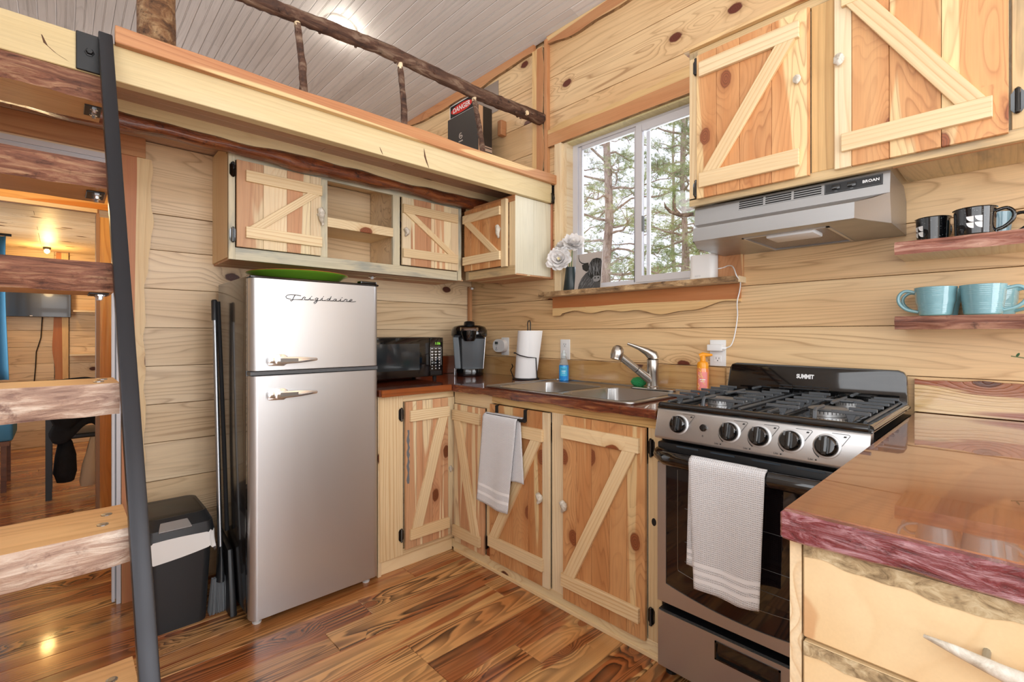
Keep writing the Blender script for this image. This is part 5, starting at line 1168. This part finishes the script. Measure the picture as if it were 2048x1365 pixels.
# ================================================================== OUTLETS, ALARM, ROUTER, CORD
def outlet(u, v, label, wd=.072, hh=.118, name='wall_outlet', sockets=(1, 1)):
    t = thing(name, label, 'outlet', tuple(R0(u, v, 0)))
    p = obj('cover_plate', fbox(R0, [(u - wd / 2, u + wd / 2, v - hh / 2, v + hh / 2, .0005, .007)]), WHITE, t, bevel=.003, seg=2, smooth=40)
    for k, dv_ in enumerate((.0275, -.0265)):
        if not sockets[k]: continue
        s = obj('socket', fbox(R0, [(u - .0165, u + .0165, v + dv_ - .0145, v + dv_ + .0145, .007, .0085)]), WHITE, p, bevel=.001)
        g = fbox(R0, [(u - .0075, u - .0055, v + dv_ - .002, v + dv_ + .008, .0085, .0088), (u + .0055, u + .0075, v + dv_ - .002, v + dv_ + .0065, .0085, .0088), (u - .002, u + .002, v + dv_ - .010, v + dv_ - .005, .0085, .0088)])
        obj('slots', g, PRINTB, p)
    return t
outlet(.887, 1.094, 'white wall outlet above the blue soap bottle'); outlet(1.785, 1.098, 'white wall outlet between orange soap and range, charger in its upper socket', sockets=(0, 1))
outlet(.366, 1.103, 'white wall outlet behind the plugged-in alarm near the coffee maker', sockets=(0, 0))
co = thing('carbon_monoxide_alarm', 'rounded white plug-in gas alarm with a small grey screen beside the paper towels', 'alarm', tuple(R0(.345, 1.105, 0)))
g = G(); rings = []
for w_, sc2 in ((.0075, .92), (.012, 1.), (.034, 1.), (.040, .93)):
    rings.append([R0(.338 + .062 * sc2 * math.copysign(abs(math.cos(t)) ** .8, math.cos(t)), 1.107 + .045 * sc2 * math.copysign(abs(math.sin(t)) ** .8, math.sin(t)), w_) for t in [k / 32 * 6.283 for k in range(32)]])
g.add(sum(rings, []), [(i * 32 + k, i * 32 + (k + 1) % 32, (i + 1) * 32 + (k + 1) % 32, (i + 1) * 32 + k) for i in range(3) for k in range(32)] + [tuple(range(96, 128)), tuple(range(31, -1, -1))]); obj('housing', g, WHITE, co, smooth=40)
obj('screen', fbox(R0, [(.302, .332, 1.116, 1.134, .040, .0406)]), plain('lcd_grey', '#4c5350', .3), co)
g = G()
for a in ((.306, .326, 1.109, 1.111), (.313, .319, 1.098, 1.101), (.311, .321, 1.088, 1.094), (.304, .328, 1.081, 1.083), (.306, .326, 1.075, 1.077)): R0.box(*a, .040, .0404, g)
obj('print', g, GREYPR, co)
pw = thing('power_adapter', 'white charger plugged into the outlet beside the range', 'charger', tuple(R0(1.78, 1.13, .01)))
obj('adapter_body', fbox(R0, [(1.750, 1.815, 1.108, 1.136, .0088, .040)]), WHITE, pw, bevel=.004, seg=2, smooth=40)
obj('plug_end', G().tube([R0(1.813, 1.121, .026), R0(1.826, 1.121, .026), R0(1.832, 1.122, .026)], [.010, .008, .003], 10), WHITE, pw, smooth=60)
cp_ = [R0(1.830, 1.122, .026), R0(1.85, 1.135, .02), R0(1.862, 1.18, .012), R0(1.872, 1.26, .008), R0(1.878, 1.32, .0265), R0(1.889, 1.37, .028), R0(1.900, 1.405, .05), R0(1.905, 1.428, .102), R0(1.89, 1.455, .085), R0(1.87, 1.475, .06), R0(1.84, 1.482, .03), R0(1.812, 1.477, .02), R0(1.79, 1.474, .03)]
cc = []
for i in range(len(cp_) - 1):
    p0, p1, p2, p3 = cp_[max(i - 1, 0)], cp_[i], cp_[i + 1], cp_[min(i + 2, len(cp_) - 1)]
    for k in range(6): s = k / 6; cc.append(.5 * ((2 * p1) + (p2 - p0) * s + (2 * p0 - 5 * p1 + 4 * p2 - p3) * s * s + (3 * p1 - p0 - 3 * p2 + p3) * s ** 3))
rx = (-.040, -1.737, 1.4305)
ru = thing('wifi_router', 'white rounded router standing at the right end of the windowsill', 'router', rx)
obj('housing', G().prism(rrect(rx[0] - .030, rx[0] + .030, rx[1] - .060, rx[1] + .060, .026), lambda a, b, t: (a, b, t), rx[2], rx[2] + .110), WHITE, ru, bevel=.006, seg=3, smooth=50)
g = text('eero', .014, .0001); g.xf(lambda p: R0(1.722 + p.x, 1.445 + p.y, .0703 + p.z)); obj('logo', g, plain('light_grey_print', '#c4c6c8', .5), ru)
obj('power_cord', G().tube(cc, .0026, 8), WHITE, ru, smooth=60)

# ================================================================== FLOWERS AND PICTURE ON THE SILL
vz = thing('flower_vase', 'dark tapered vase with white silk peonies at the left end of the windowsill', 'vase', (-.035, -.955, 1.4305))
vc = Vector((-.035, -.955, 1.4305))
obj('vase', G().lathe([(0, 0), (.042, 0), (.044, .004), (.032, .10), (.028, .135), (.024, .135), (.022, .05), (0, .02)], vc, 24, cap=False), plain('dark_teal_ceramic', '#1c2a2c', .35), vz, smooth=50)
PET = NT('white_petal'); pn_ = PET.noise(PET.n('ShaderNodeTexCoord').outputs['Object'], 60, 2); PET.p(col=PET.mix(pn_, srgb('#f1e9e4'), srgb('#ffffff')), ro=.8, sh=.2)
def peony(c, r, nrm, seed):
    rr = random.Random(seed); nrm = Vector(nrm).normalized(); q = nrm.to_track_quat('Z', 'Y').to_matrix(); c = Vector(c)
    fl_ = obj('peony', G().lathe([(0, -.3 * r), (.25 * r, -.25 * r), (.35 * r, 0), (0, .15 * r)], c, 12, axis=q), PET.m, vz, smooth=60)
    for ring, (cnt, el, sz) in enumerate(((9, 8, 1.), (9, 28, .92), (8, 50, .78), (6, 70, .55))):
        for k in range(cnt):
            az = 6.283 * (k + .5 * ring) / cnt + rr.uniform(-.2, .2); e = R(el + rr.uniform(-8, 8)); L = r * sz * rr.uniform(.9, 1.1); W_ = r * .42
            def pf(a, b):
                x = (a - .5) * 2; wdt = W_ * math.sin(math.pi * min(.98, .15 + .72 * b)) ; rad = L * b; cup = .35 * r * (b ** 2) * (.2) + .12 * r * x * x
                rf = .05 * r * math.sin(x * 7 + k) * b * b
                loc = Vector((rad * math.cos(e) , x * wdt, rad * math.sin(e) + cup + rf)); loc = Matrix.Rotation(az, 3, 'Z') @ loc; return c + q @ loc
            g = G().grid(pf, 5, 5); obj('petal', g, PET.m, fl_, smooth=180)
    obj('stamens', G().lathe([(0, .0), (.16 * r, .1 * r), (.1 * r, .42 * r), (0, .45 * r)], c, 10, axis=q), plain('stamen_cream', '#e7d9a8', .7), fl_)
peony((-.062, -.892, 1.612), .074, (-.75, -.45, .15), 1); peony((-.035, -.975, 1.690), .068, (-.5, -.5, .6), 2); peony((-.03, -.90, 1.685), .056, (-.4, .2, .8), 3)
obj('stem', G().tube([vc + Vector((0, 0, .03)), vc + Vector((0, .01, .16)), Vector((-.045, -.905, 1.60))], .003, 6).tube([vc + Vector((0, 0, .03)), Vector((-.035, -.965, 1.66))], .003, 6).tube([vc + Vector((0, .005, .03)), Vector((-.03, -.91, 1.66))], .003, 6), plain('stem_green', '#4f6b3c', .6), vz)
cw, ch = .178, .200; cu, cv = 1.088, 1.4315
CF = F((-.052, 0, 0), (0, -1, 0), (-1, 0, 0))
pic = thing('picture_card', 'small grey picture of a shaggy long-horned cow leaning on the window', 'picture', tuple(CF(cu, cv, 0)))
tl = .10
CFf = lambda u, v, w_: CF(cu + u, cv + v * .995, w_ - v * tl)
def flat(poly, w_, mat, name, parent=pic): return obj(name, G().add([CFf(a * cw / 2, b * ch, w_) for a, b in poly], [tuple(range(len(poly)))]), mat, parent)
bgm = plain('picture_grey_beige', '#b9b0aa', .6)
bd = obj('panel', G().add([CFf(a * cw / 2, b * ch, w_) for w_ in (0, .006) for a, b in ((-1, 0), (1, 0), (1, 1), (-1, 1))], [(0, 3, 2, 1), (4, 5, 6, 7), (0, 1, 5, 4), (1, 2, 6, 5), (2, 3, 7, 6), (3, 0, 4, 7)]), bgm, pic)
dk = plain('fur_black', '#20201f', .6); mg = plain('fur_grey', '#4a4a4b', .6); lg = plain('fur_light', '#8d8d8e', .6)
flat([(-.72, 0), (-.66, .15), (-.45, .32), (-.15, .45), (.2, .5), (1, .5), (1, 0)], .0064, mg, 'cow_body', bd)
flat([(.02, .38), (-.02, .55), (.08, .70), (.30, .82), (.60, .84), (.93, .80), (1, .72), (1, .22), (.9, .16), (.55, .18), (.35, .26)], .0067, dk, 'cow_head', bd)
flat([(-.50, .68), (-.30, .72), (.02, .70), (.05, .60), (-.05, .48), (-.2, .50), (-.42, .56)], .0067, dk, 'cow_ear', bd)
hn_ = [(-.80, .985), (-.80, .90), (-.70, .80), (-.52, .74), (-.30, .715), (.0, .72)]
obj('cow_horn', G().tube([CFf(a * cw / 2, b * ch, .0068) for a, b in hn_], [.0012, .0018, .0024, .0028, .003, .003], 6, flat=.3), dk, bd)
flat([(.45, .22), (.42, .30), (.52, .34), (.88, .34), (.96, .30), (.95, .22), (.80, .18), (.58, .18)], .0070, lg, 'cow_muzzle', bd)
flat([(.50, .27), (.55, .31), (.64, .30), (.62, .26)], .0073, dk, 'nostril', bd); flat([(.78, .26), (.76, .30), (.86, .31), (.90, .27)], .0073, dk, 'nostril', bd)
g = G(); rr = random.Random(12)
for k in range(46):
    a = rr.uniform(.1, .95); b = rr.uniform(.5, .82); g.tube([CFf(a * cw / 2, b * ch, .0072), CFf((a + rr.uniform(-.08, .05)) * cw / 2, (b - .12) * ch, .0072), CFf((a + rr.uniform(-.12, .1)) * cw / 2, (b - .24) * ch, .0072)], .0004, 4)
for k in range(40):
    a = rr.uniform(-.6, .6); b = rr.uniform(.08, .36) ; g.tube([CFf(a * cw / 2, b * ch, .0068), CFf((a - .12) * cw / 2, (b - .08) * ch, .0068)], .0005, 4)
obj('fur_strokes', g, lg, bd, stuff=True)

# ================================================================== BIN, BROOM, DUSTPAN
tc = thing('trash_can', 'black plastic trash can with silver lid latch and a white liner folded over its rim', 'trash can', (-1.81, -.25, 0))
def tap(x0, x1, y0, y1, z0, X0_, X1_, Y0_, Y1_, z1, r=.03):
    g = G(); A_ = [(a, b, z0) for a, b in rrect(x0, x1, y0, y1, r)]; B_ = [(a, b, z1) for a, b in rrect(X0_, X1_, Y0_, Y1_, r)]; m = len(A_)
    return g.add(A_ + B_, [(k, (k + 1) % m, m + (k + 1) % m, m + k) for k in range(m)] + [tuple(range(m - 1, -1, -1)), tuple(range(m, 2 * m))])
obj('bin_body', tap(-1.905, -1.718, -.405, -.12, 0, -1.925, -1.700, -.425, -.10, .37), PLB, tc, smooth=40)
lid = obj('lid', tap(-1.932, -1.692, -.433, -.092, .372, -1.927, -1.698, -.428, -.095, .414).add(tap(-1.927, -1.698, -.428, -.095, .414, -1.915, -1.712, -.385, -.11, .447, .04).v, tap(-1.927, -1.698, -.428, -.095, .414, -1.915, -1.712, -.385, -.11, .447, .04).f), PLB, tc, smooth=30)
obj('lid_flap', tap(-1.912, -1.722, -.375, -.15, .4475, -1.905, -1.730, -.36, -.165, .452, .02), plain('bin_flap', '#2c2b29', .45), lid, smooth=40)
g = G().add([(-1.885, -.428, .404), (-1.775, -.428, .404), (-1.775, -.440, .412), (-1.885, -.440, .412), (-1.875, -.40, .436), (-1.785, -.40, .436)], [(0, 1, 2, 3), (3, 2, 5, 4), (0, 3, 4), (1, 5, 2), (0, 4, 5, 1)])
obj('lid_latch', g, plain('silver_plastic', '#b9bcbf', .3, .5), lid, bevel=.001)
rr = random.Random(4); LN = NT('bin_liner'); LN.p(col=srgb('#ecebe9'), ro=.4)
def lnf(a, b):
    P = rrect(-1.930, -1.694, -.432, -.094, .03, 6); m = len(P); k = a * m; i = int(k) % m; f = k - int(k); x = P[i][0] * (1 - f) + P[(i + 1) % m][0] * f; y = P[i][1] * (1 - f) + P[(i + 1) % m][1] * f
    o = .004 + .010 * b * (1 + math.sin(a * 60) * .5 + math.sin(a * 23 + 1)) * .6; cx, cy = -1.812, -.263; d = Vector((x - cx, y - cy)).normalized()
    zl = .275 + .025 * math.sin(a * 9 + 1.2) + .03 * (x + 1.81) / .11 * .5
    return (x + d.x * o, y + d.y * o, .374 - (.374 - zl) * b + .004 * math.sin(a * 80 + b * 9))
lo = obj('liner', G().grid(lnf, 112, 7), LN.m, tc, smooth=22)
bm_ = thing('broom', 'upright broom with steel handle and black grip between trash can and fridge', 'broom', (-1.668, -.36, 0))
obj('handle', G().tube([(-1.660, -.362, .24), (-1.656, -.235, 1.25)], .0095, 12), GALV, bm_, smooth=60)
obj('grip', G().tube([(-1.656, -.236, 1.245), (-1.6555, -.225, 1.332), (-1.6555, -.2245, 1.338)], [.0125, .0125, .009], 12), PLB, bm_, smooth=60)
obj('brush_block', G().tube([(-1.660, -.362, .27), (-1.660, -.366, .22), (-1.662, -.370, .17), (-1.664, -.372, .13)], [.012, .018, .028, .034], 14, flat=.5), PLB, bm_, smooth=60)
g = G(); rr = random.Random(9)
for k in range(260):
    a = rr.uniform(-1, 1); b = rr.uniform(-.6, .6); g.tube([(-1.665 + a * .028, -.372 + b * .02, .145), (-1.668 + a * .034, -.378 + b * .03, .07), (-1.670 + a * .038, -.382 + b * .035, .003 + abs(rr.gauss(0, .004)))], .0011, 3)
obj('bristles', g, plain('bristle_grey', '#8d9297', .5), bm_, stuff=True)
dp = thing('dustpan', 'upright black lobby dustpan leaning against the fridge side behind the broom', 'dustpan', (-1.63, -.28, 0))
obj('handle', G().tube([(-1.640, -.225, 1.33), (-1.630, -.285, .70), (-1.628, -.33, .32)], .0085, 10), plain('foam_black', '#1c1d1f', .8), dp, smooth=60)
obj('pan', G().add([(-1.648, -.47, .0), (-1.620, -.47, .0), (-1.620, -.20, .0), (-1.648, -.20, .0), (-1.642, -.40, .26), (-1.620, -.40, .26), (-1.620, -.22, .30), (-1.642, -.22, .30)], [(0, 3, 2, 1), (4, 5, 6, 7), (0, 1, 5, 4), (1, 2, 6, 5), (2, 3, 7, 6), (3, 0, 4, 7)]), BLKS, dp, bevel=.008, seg=2, smooth=40)

# ================================================================== SMALL FIXTURES, LOFT ITEMS
for i, (X, Y, l) in enumerate(((-.852, -.154, 'small chrome puck light under the wall cabinet above the microwave'), (-.03, -.045, 'small chrome puck light in the corner above the coffee maker'))):
    z = 1.5168
    t = thing('puck_light', l, 'light', (X, Y, z)); obj('housing', G().lathe([(.018, z), (.022, z - .003), (.022, z - .006), (.012, z - .008)], (X, Y, 0), 18), CHROME, t, smooth=40)
    obj('lens', G().lathe([(.011, z - .008), (.008, z - .016), (0, z - .018)], (X, Y, 0), 14), WHITE, t, smooth=40)
lx, ly = -.862, .25; lz = zc(lx) - .0125
cl = thing('recessed_light', 'round recessed ceiling light shining behind the log handrail', 'ceiling light', (lx, ly, lz))
Mz = cn.to_track_quat('Z', 'Y').to_matrix()
obj('trim_ring', G().lathe([(.066, 0), (.088, 0), (.090, .004), (.066, .007)], (lx, ly, lz), 36, axis=Mz, cap=False), WHITE, cl, smooth=40)
LE = NT('lamp_glow'); LE.p(col=(1, 1, 1, 1), ec=srgb('#fff3dc'), es=14)
obj('lens', G().lathe([(0, .001), (.067, .001), (.067, .005), (0, .005)], (lx, ly, lz), 30, axis=Mz), LE.m, cl)
pl_ = bulb('recessed_light_lamp', (lx, ly, lz - .05), 4, (1, .93, .82), .05)
cb = thing('cardboard_box', 'tall flat black cardboard box standing on the loft edge behind the baluster', 'box', (-.162, -.18, 2.10))
obj('carton', G().box(-.221, -.104, -.350, -.014, 2.1005, 2.655), [plain('box_dark_brown', '#2b231d', .55)], cb, bevel=.004)
BFc = F((-.2212, 0, 0), (0, -1, 0), (-1, 0, 0)); BSd = F((0, -.3502, 0), (1, 0, 0), (0, -1, 0))
obj('kraft_edge', fbox(BSd, [(-.221, -.185, 2.101, 2.65, 0, .001)]), plain('kraft', '#d0a57e', .8), cb)
g = fbox(BSd, [(-.180, -.108, 2.13, 2.40, 0, .0008)]); obj('side_label', g, plain('label_tan', '#b89c86', .7), cb)
g = G()
for z in (2.385, 2.36, 2.25, 2.24, 2.20): BSd.box(-.178, -.110, z, z + .006, .0008, .0012, g)
for k in range(12): BSd.box(-.172, -.120 + .006 * (k % 3), 2.15 + .007 * k, 2.1515 + .007 * k, .0008, .0011, g)
obj('side_print', g, PRINTB, cb)
g = G().tube([BFc(.165 + .016 * math.cos(a * .35 + 1.), 2.505 + .018 * math.sin(a * .35 + 1.), .0004) for a in range(16)], .0022, 5)
g.tube([BFc(.160, 2.500, .0004), BFc(.166, 2.508, .0004), BFc(.174, 2.505, .0004)], .003, 5)
for k in range(7): BFc.box(.143 + .0065 * k, .147 + .0065 * k, 2.466, 2.474, .0, .0006, g)
obj('logo', g, plain('print_beige', '#cdbfb2', .5), cb)
sg = thing('warning_sign', 'red, black and white danger sign on the loft wall behind the dark box', 'sign', tuple(R0(-.10, 2.83, 0)))
obj('panel', fbox(R0, [(-.262, .03, 2.70, 2.915, .0005, .002)]), PRINTW, sg)
obj('header', fbox(R0, [(-.254, .022, 2.82, 2.907, .002, .0024)]), PRINTB, sg)
g = G().add([R0(-.116 + .128 * math.cos(k / 32 * 6.283), 2.8635 + .034 * math.sin(k / 32 * 6.283), .0028) for k in range(32)], [tuple(range(32))]); obj('red_oval', g, plain('sign_red', '#d4281e', .5), sg)
g = text('DANGER', .052, .0002, bold=.0008); g.xf(lambda p: R0(-.116 + p.x, 2.8635 + p.y, .0032 + p.z)); obj('lettering', g, PRINTW, sg)
g = text('HOT SURFACE', .036, .0002, bold=.0008); g.xf(lambda p: R0(-.116 + p.x, 2.785 + p.y, .0024 + p.z)); obj('lettering', g, PRINTB, sg)
tag(obj('wall_block', fbox(R0, [(.335, .375, 2.50, 2.60, .0005, .05)]), TRIM_DARK, bevel=.008, seg=2), 'small reddish wooden block fixed to the loft wall right of the box', 'block')
tag(obj('metal_plate', fbox(R0, [(.02, .295, 2.70, 2.905, .0004, .003)]), plain('grey_tin', '#9c8f85', .45, .4)), 'thin grey metal plate on the loft wall below the ceiling trim', 'plate')
# the sprig reaching in from the right over the peninsula
hp_ = thing('potted_plant', 'potted eucalyptus plant at the right edge with one green sprig reaching in', 'plant', (-.20, -3.0, .9145))
obj('pot', G().lathe([(0, 0), (.045, 0), (.055, .09), (.050, .09), (.045, .07), (0, .07)], (-.20, -3.0, .9145), 20, cap=False), WHITE, hp_, smooth=40)
LF = plain('eucalyptus_leaf', '#4d7a55', .6)
for i, (dx, dy, dz) in enumerate(((.0, .298, .205), (-.06, .10, .26), (.05, -.08, .28), (.02, .16, .27))):
    b0 = Vector((-.20, -3.0, .985)); b1 = Vector((-.20 + dx, -3.0 + dy, .9145 + dz)); mid_ = b0.lerp(b1, .5) + Vector((0, 0, .05))
    P = [b0.lerp(mid_, k / 5).lerp(mid_.lerp(b1, k / 5), k / 5) for k in range(6)]
    sm_ = obj('sprig', G().tube(P, .0014, 6), plain('twig_green', '#5b6b45', .6) if i == 0 else bpy.data.materials['twig_green'], hp_)
    rr = random.Random(i)
    for k in range(10):
        c_ = P[min(4, k // 2)].lerp(P[min(5, k // 2 + 1)], (k % 2) * .5 + .3); dd = Vector((rr.uniform(-1, 1), rr.uniform(-1, 1), rr.uniform(-.6, 1))).normalized(); uu = dd.orthogonal().normalized()
        r_ = rr.uniform(.005, .008); g = G().add([c_ + dd * r_ * (1 + math.cos(t * .785)) + uu * r_ * .8 * math.sin(t * .785) for t in range(8)], [tuple(range(8))])
        obj('leaf', g, LF, sm_)

# ================================================================== BEDROOM SEEN THROUGH THE DOORWAY
tv = thing('television', 'flat black television mounted on the far bedroom wall seen through the doorway', 'television', (-2.4, 4.3, 1.4))
obj('screen', G().box(-2.78, -2.078, 4.25, 4.29, 1.365, 1.78), plain('tv_screen', '#2a251f', .15, 0, .3), tv, bevel=.004)
obj('bracket', G().box(-2.5, -2.3, 4.29, 4.349, 1.5, 1.65), BLKM, tv)
obj('indicator_mark', G().box(-2.39, -2.37, 4.2485, 4.250, 1.372, 1.379), PRINTW, tv)
obj('power_cord', G().tube([(-2.30, 4.33, 1.37), (-2.31, 4.335, 1.15), (-2.345, 4.335, 1.0), (-2.35, 4.335, .85), (-2.37, 4.335, .55), (-2.42, 4.33, .4)], .005, 6), BLKM, tv, smooth=60)
for z, l in ((1.425, 'upper pale wooden wall shelf in the bedroom beyond the doorway'), (.955, 'lower pale wooden wall shelf in the bedroom beyond the doorway')):
    t = thing('wall_shelf', l, 'shelf', (-1.8, 4.25, z)); obj('board', G().box(-2.062 if z > 1 else -2.09, -1.5, 4.20, 4.349, z, z + .018), PALE, t); obj('cleat', G().box(-1.8, -1.76, 4.23, 4.349, z - .04, z), PALE, t)
BLC = NT('blue_fabric'); bn = BLC.noise(BLC.n('ShaderNodeTexCoord').outputs['Object'], 400, 1); BLC.p(col=BLC.mix(bn, srgb('#3f7fa8'), srgb('#5b97bd')), ro=.9)
cu_ = thing('curtain', 'light blue curtain hanging at the left inside the bedroom doorway', 'curtain', (-2.6, 2.5, 1.9))
g = G().grid(lambda a, b: (-2.795 + .345 * a + .012 * math.sin(b * 3 + a * 4), 2.5 + .03 * math.sin(a * 22), 1.92 - 1.08 * b), 40, 12); o_ = obj('cloth', g, BLC.m, cu_, smooth=180); m_ = o_.modifiers.new('s', 'SOLIDIFY'); m_.thickness = .003
obj('rod', G().tube([(-2.799, 2.5, 1.93), (-2.43, 2.5, 1.93)], .01, 8), BLKM, cu_, smooth=60)
cq = thing('bench_cushion', 'blue cushion on a low dark bench at the left edge inside the bedroom', 'cushion', (-2.6, 2.6, .39))
obj('cushion', G().box(-2.79, -2.42, 2.45, 2.95, .385, .53), BLC.m, cq, bevel=.02, seg=3, smooth=50)
bn_ = thing('bench', 'low dark wooden bench under the blue cushion in the bedroom', 'bench', (-2.6, 2.7, 0))
obj('seat', G().box(-2.79, -2.44, 2.46, 2.94, .35, .384), DARKPL, bn_)
for a in (-2.77, -2.47):
    for b in (2.49, 2.91): obj('leg', G().box(a - .015, a + .015, b - .015, b + .015, 0, .35), DARKPL, bn_)
chr_ = thing('desk_chair', 'black metal frame chair draped with dark clothes inside the bedroom', 'chair', (-2.05, 2.2, 0))
for a, b in ((-2.222, 2.03), (-1.86, 2.03), (-2.222, 2.40), (-1.86, 2.40)): obj('leg', G().box(a - .017, a + .017, b - .017, b + .017, 0, .83 if b > 2.2 or a < -2 else .45), BLKS, chr_)
obj('seat', G().box(-2.235, -1.845, 2.015, 2.415, .42, .455), BLKS, chr_, bevel=.008)
obj('backrest', G().box(-2.215, -1.865, 2.385, 2.41, .55, .82), BLKS, chr_, bevel=.005)
obj('armrest', G().box(-2.24, -2.20, 2.02, 2.41, .80, .83), BLKS, chr_, bevel=.005)
JK = NT('dark_jacket'); jn = JK.noise(JK.n('ShaderNodeTexCoord').outputs['Object'], 30, 3); JK.p(col=JK.mix(jn, srgb('#0b0c10'), srgb('#1c2430')), ro=.85)
def drape(a, b):
    x = -2.20 + .36 * a; return (x + .012 * math.sin(b * 20), 2.005 - .03 * math.sin(a * 9) - .01 * math.sin(b * 13), .86 - (.40 + .06 * math.sin(a * 7 + 1)) * b)
jk = obj('draped_jacket', G().grid(drape, 24, 20), JK.m, smooth=180); tag(jk, 'black jacket draped over the chair in the bedroom doorway', 'jacket'); jk.modifiers.new('s', 'SOLIDIFY').thickness = .02
g = G().lathe([(0, .10), (.045, .11), (.062, .18), (.058, .30), (.04, .40), (.02, .43), (0, .43)], (-2.135, 2.06, 0), 20); rr = random.Random(2); g.v = [p + Vector((rr.uniform(-.006, .006), rr.uniform(-.006, .006), 0)) for p in g.v]
tag(obj('dark_scarf', g, JK.m, smooth=60), 'bunched black scarf hanging below the chair seat', 'scarf')
g = G().lathe([(0, .06), (.045, .065), (.055, .10), (.046, .22), (.030, .34), (.018, .42), (0, .42)], (-1.98, 2.04, 0), 20); g.v = [p + Vector((rr.uniform(-.004, .004) + (.43 - p.z) * -.08, rr.uniform(-.004, .004), 0)) for p in g.v]
tag(obj('cloth_bag', g, plain('cream_cloth', '#d8cbb8', .9), smooth=60), 'cream cloth bag hanging from the chair in the bedroom', 'bag')
sl_ = thing('sconce_light', 'small glowing warm light under the ceiling of the bedroom', 'light', (-2.26, 4.0, 2.03))
LW = NT('warm_bulb'); LW.p(col=(1, .8, .4, 1), ec=(1, .62, .18, 1), es=25)
obj('bulb', G().lathe([(0, -.045), (.02, -.03), (.022, -.012), (.012, 0)], (-2.26, 4.0, 2.04), 14), LW.m, sl_, smooth=60); obj('base', G().lathe([(.03, 0), (.03, .02)], (-2.26, 4.0, 2.04), 14), BLKS, sl_)

# ================================================================== OUTSIDE: PINES BEHIND THE WINDOW
gt = NT('forest_floor'); gn = gt.noise(gt.n('ShaderNodeTexCoord').outputs['Object'], 1.5, 5); gt.p(col=gt.mix(gn, srgb('#8a8a55'), srgb('#b3a878')), ro=.95)
obj('ground', G().add([(.3, -30, -.9), (60, -30, -.9), (60, 60, -.9), (.3, 60, -.9)], [(0, 1, 2, 3)]), gt.m, kind='structure')
TB = bark('pine_tree_bark', '#7d6658', '#ab9182', '#c8b4a6', scl=(20, 20, 6), dist=.02)
ND = NT('pine_needles'); nn = ND.noise(ND.n('ShaderNodeTexCoord').outputs['Object'], 1.6, 2); ND.p(col=ND.mix(ND.ss(nn, .35, .65), srgb('#8a9c5e'), srgb('#c4cc86')), ro=.7)
def pine(x, y, h, r0, seed, cz0, nb, spread, label, dens=1., lean_=0., group=None):
    rr = random.Random(seed); b = Vector((x, y, -.9)); t = thing('pine_tree', label, 'tree', b, group)
    P = [b + Vector((lean_ * (k / 12) ** 2 + .05 * math.sin(k * 1.1 + seed), .05 * math.cos(k * 1.7 + seed), h * k / 12)) for k in range(13)]
    obj('trunk', G().tube(P, [r0 * (1 - .8 * k / 12) for k in range(13)], 10), TB, t, smooth=60)
    g = G(); tips = []
    for k in range(nb):
        z = cz0 + (h - cz0 - .3) * (k / nb); s = z / h; c_ = P[min(11, int(s * 12))].lerp(P[min(12, int(s * 12) + 1)], s * 12 % 1); az = k * 2.4 + rr.uniform(-.4, .4); L = spread * (1 - .75 * (z - cz0) / (h - cz0)) * rr.uniform(.6, 1.1)
        up = rr.uniform(-.15, .5); q = []
        for m in range(6):
            f = m / 5; q.append(c_ + Vector((math.cos(az + .3 * math.sin(f * 3 + k)) * L * f, math.sin(az + .3 * math.sin(f * 3 + k)) * L * f, L * (up * f - .15 * f * f) + .04 * math.sin(f * 9 + k))))
        g.tube(q, [.03 * (1 - .8 * m / 5) * (.6 + L / spread * .6) for m in range(6)], 5)
        for m in range(int(7 * dens)):
            f = rr.uniform(.35, 1); i = min(4, int(f * 5)); pp = q[i].lerp(q[i + 1], f * 5 % 1 if f < 1 else 1)
            a2 = az + rr.choice((-1, 1)) * rr.uniform(.5, 1.2); l2 = rr.uniform(.15, .45) * L * .6; e = pp + Vector((math.cos(a2) * l2, math.sin(a2) * l2, rr.uniform(-.05, .25)))
            g.tube([pp, pp.lerp(e, .5) + Vector((0, 0, .03)), e], [.009, .006, .003], 3)
            tips += [(e, (e - pp).normalized()), (pp.lerp(e, .55), (e - pp).normalized())]
        tips.append((q[-1], (q[-1] - q[-2]).normalized()))
    obj('branches', g, TB, t, stuff=True)
    g = G(); V_ = []; F_ = []
    for (c_, d_) in tips:
        for _ in range(3):
            c2 = c_ + Vector((rr.gauss(0, .08), rr.gauss(0, .08), rr.gauss(0, .06)))
            for k in range(15):
                dd = (d_ * .5 + Vector((rr.gauss(0, 1), rr.gauss(0, 1), rr.gauss(0, 1) + .3)).normalized()).normalized(); ll = rr.uniform(.09, .17); sd2 = dd.orthogonal().normalized() * .0045
                n_ = len(V_); V_ += [c2 - sd2, c2 + sd2, c2 + dd * ll]; F_.append((n_, n_ + 1, n_ + 2))
    me = bpy.data.meshes.new('needles'); me.from_pydata([tuple(v - b) for v in V_], [], F_); me.materials.append(ND.m)
    o = link('needles', me, t, b); o['kind'] = 'stuff'; return t
pine(5.85, 3.0, 10.5, .125, 1, 1.0, 60, 2.1, 'nearest tall pine with a thick straight trunk in the left window pane', 1.2)
pine(7.9, 2.45, 11., .085, 2, 1.6, 50, 1.7, 'slim pine behind the sliding window sash', 1.1, .15)
pine(8.6, 2.75, 11.5, .085, 3, 1.4, 46, 1.7, 'second slim pine just right of the first behind the sash', 1.1, -.1)
for i, (x, y, h, s) in enumerate(((11.5, 8.2, 11, 11), (12.5, 6.4, 12, 12), (13.5, 4.8, 11, 13), (12.2, 3.4, 12, 14), (15, 9.5, 12.5, 15), (16, 7., 13, 16), (17, 5.0, 13, 17))):
    pine(x, y, h, .11, s, .6, 46, 2.2, 'distant pine in the wood behind the nearer window pines', 1.2, 0, 'distant pines outside the window')
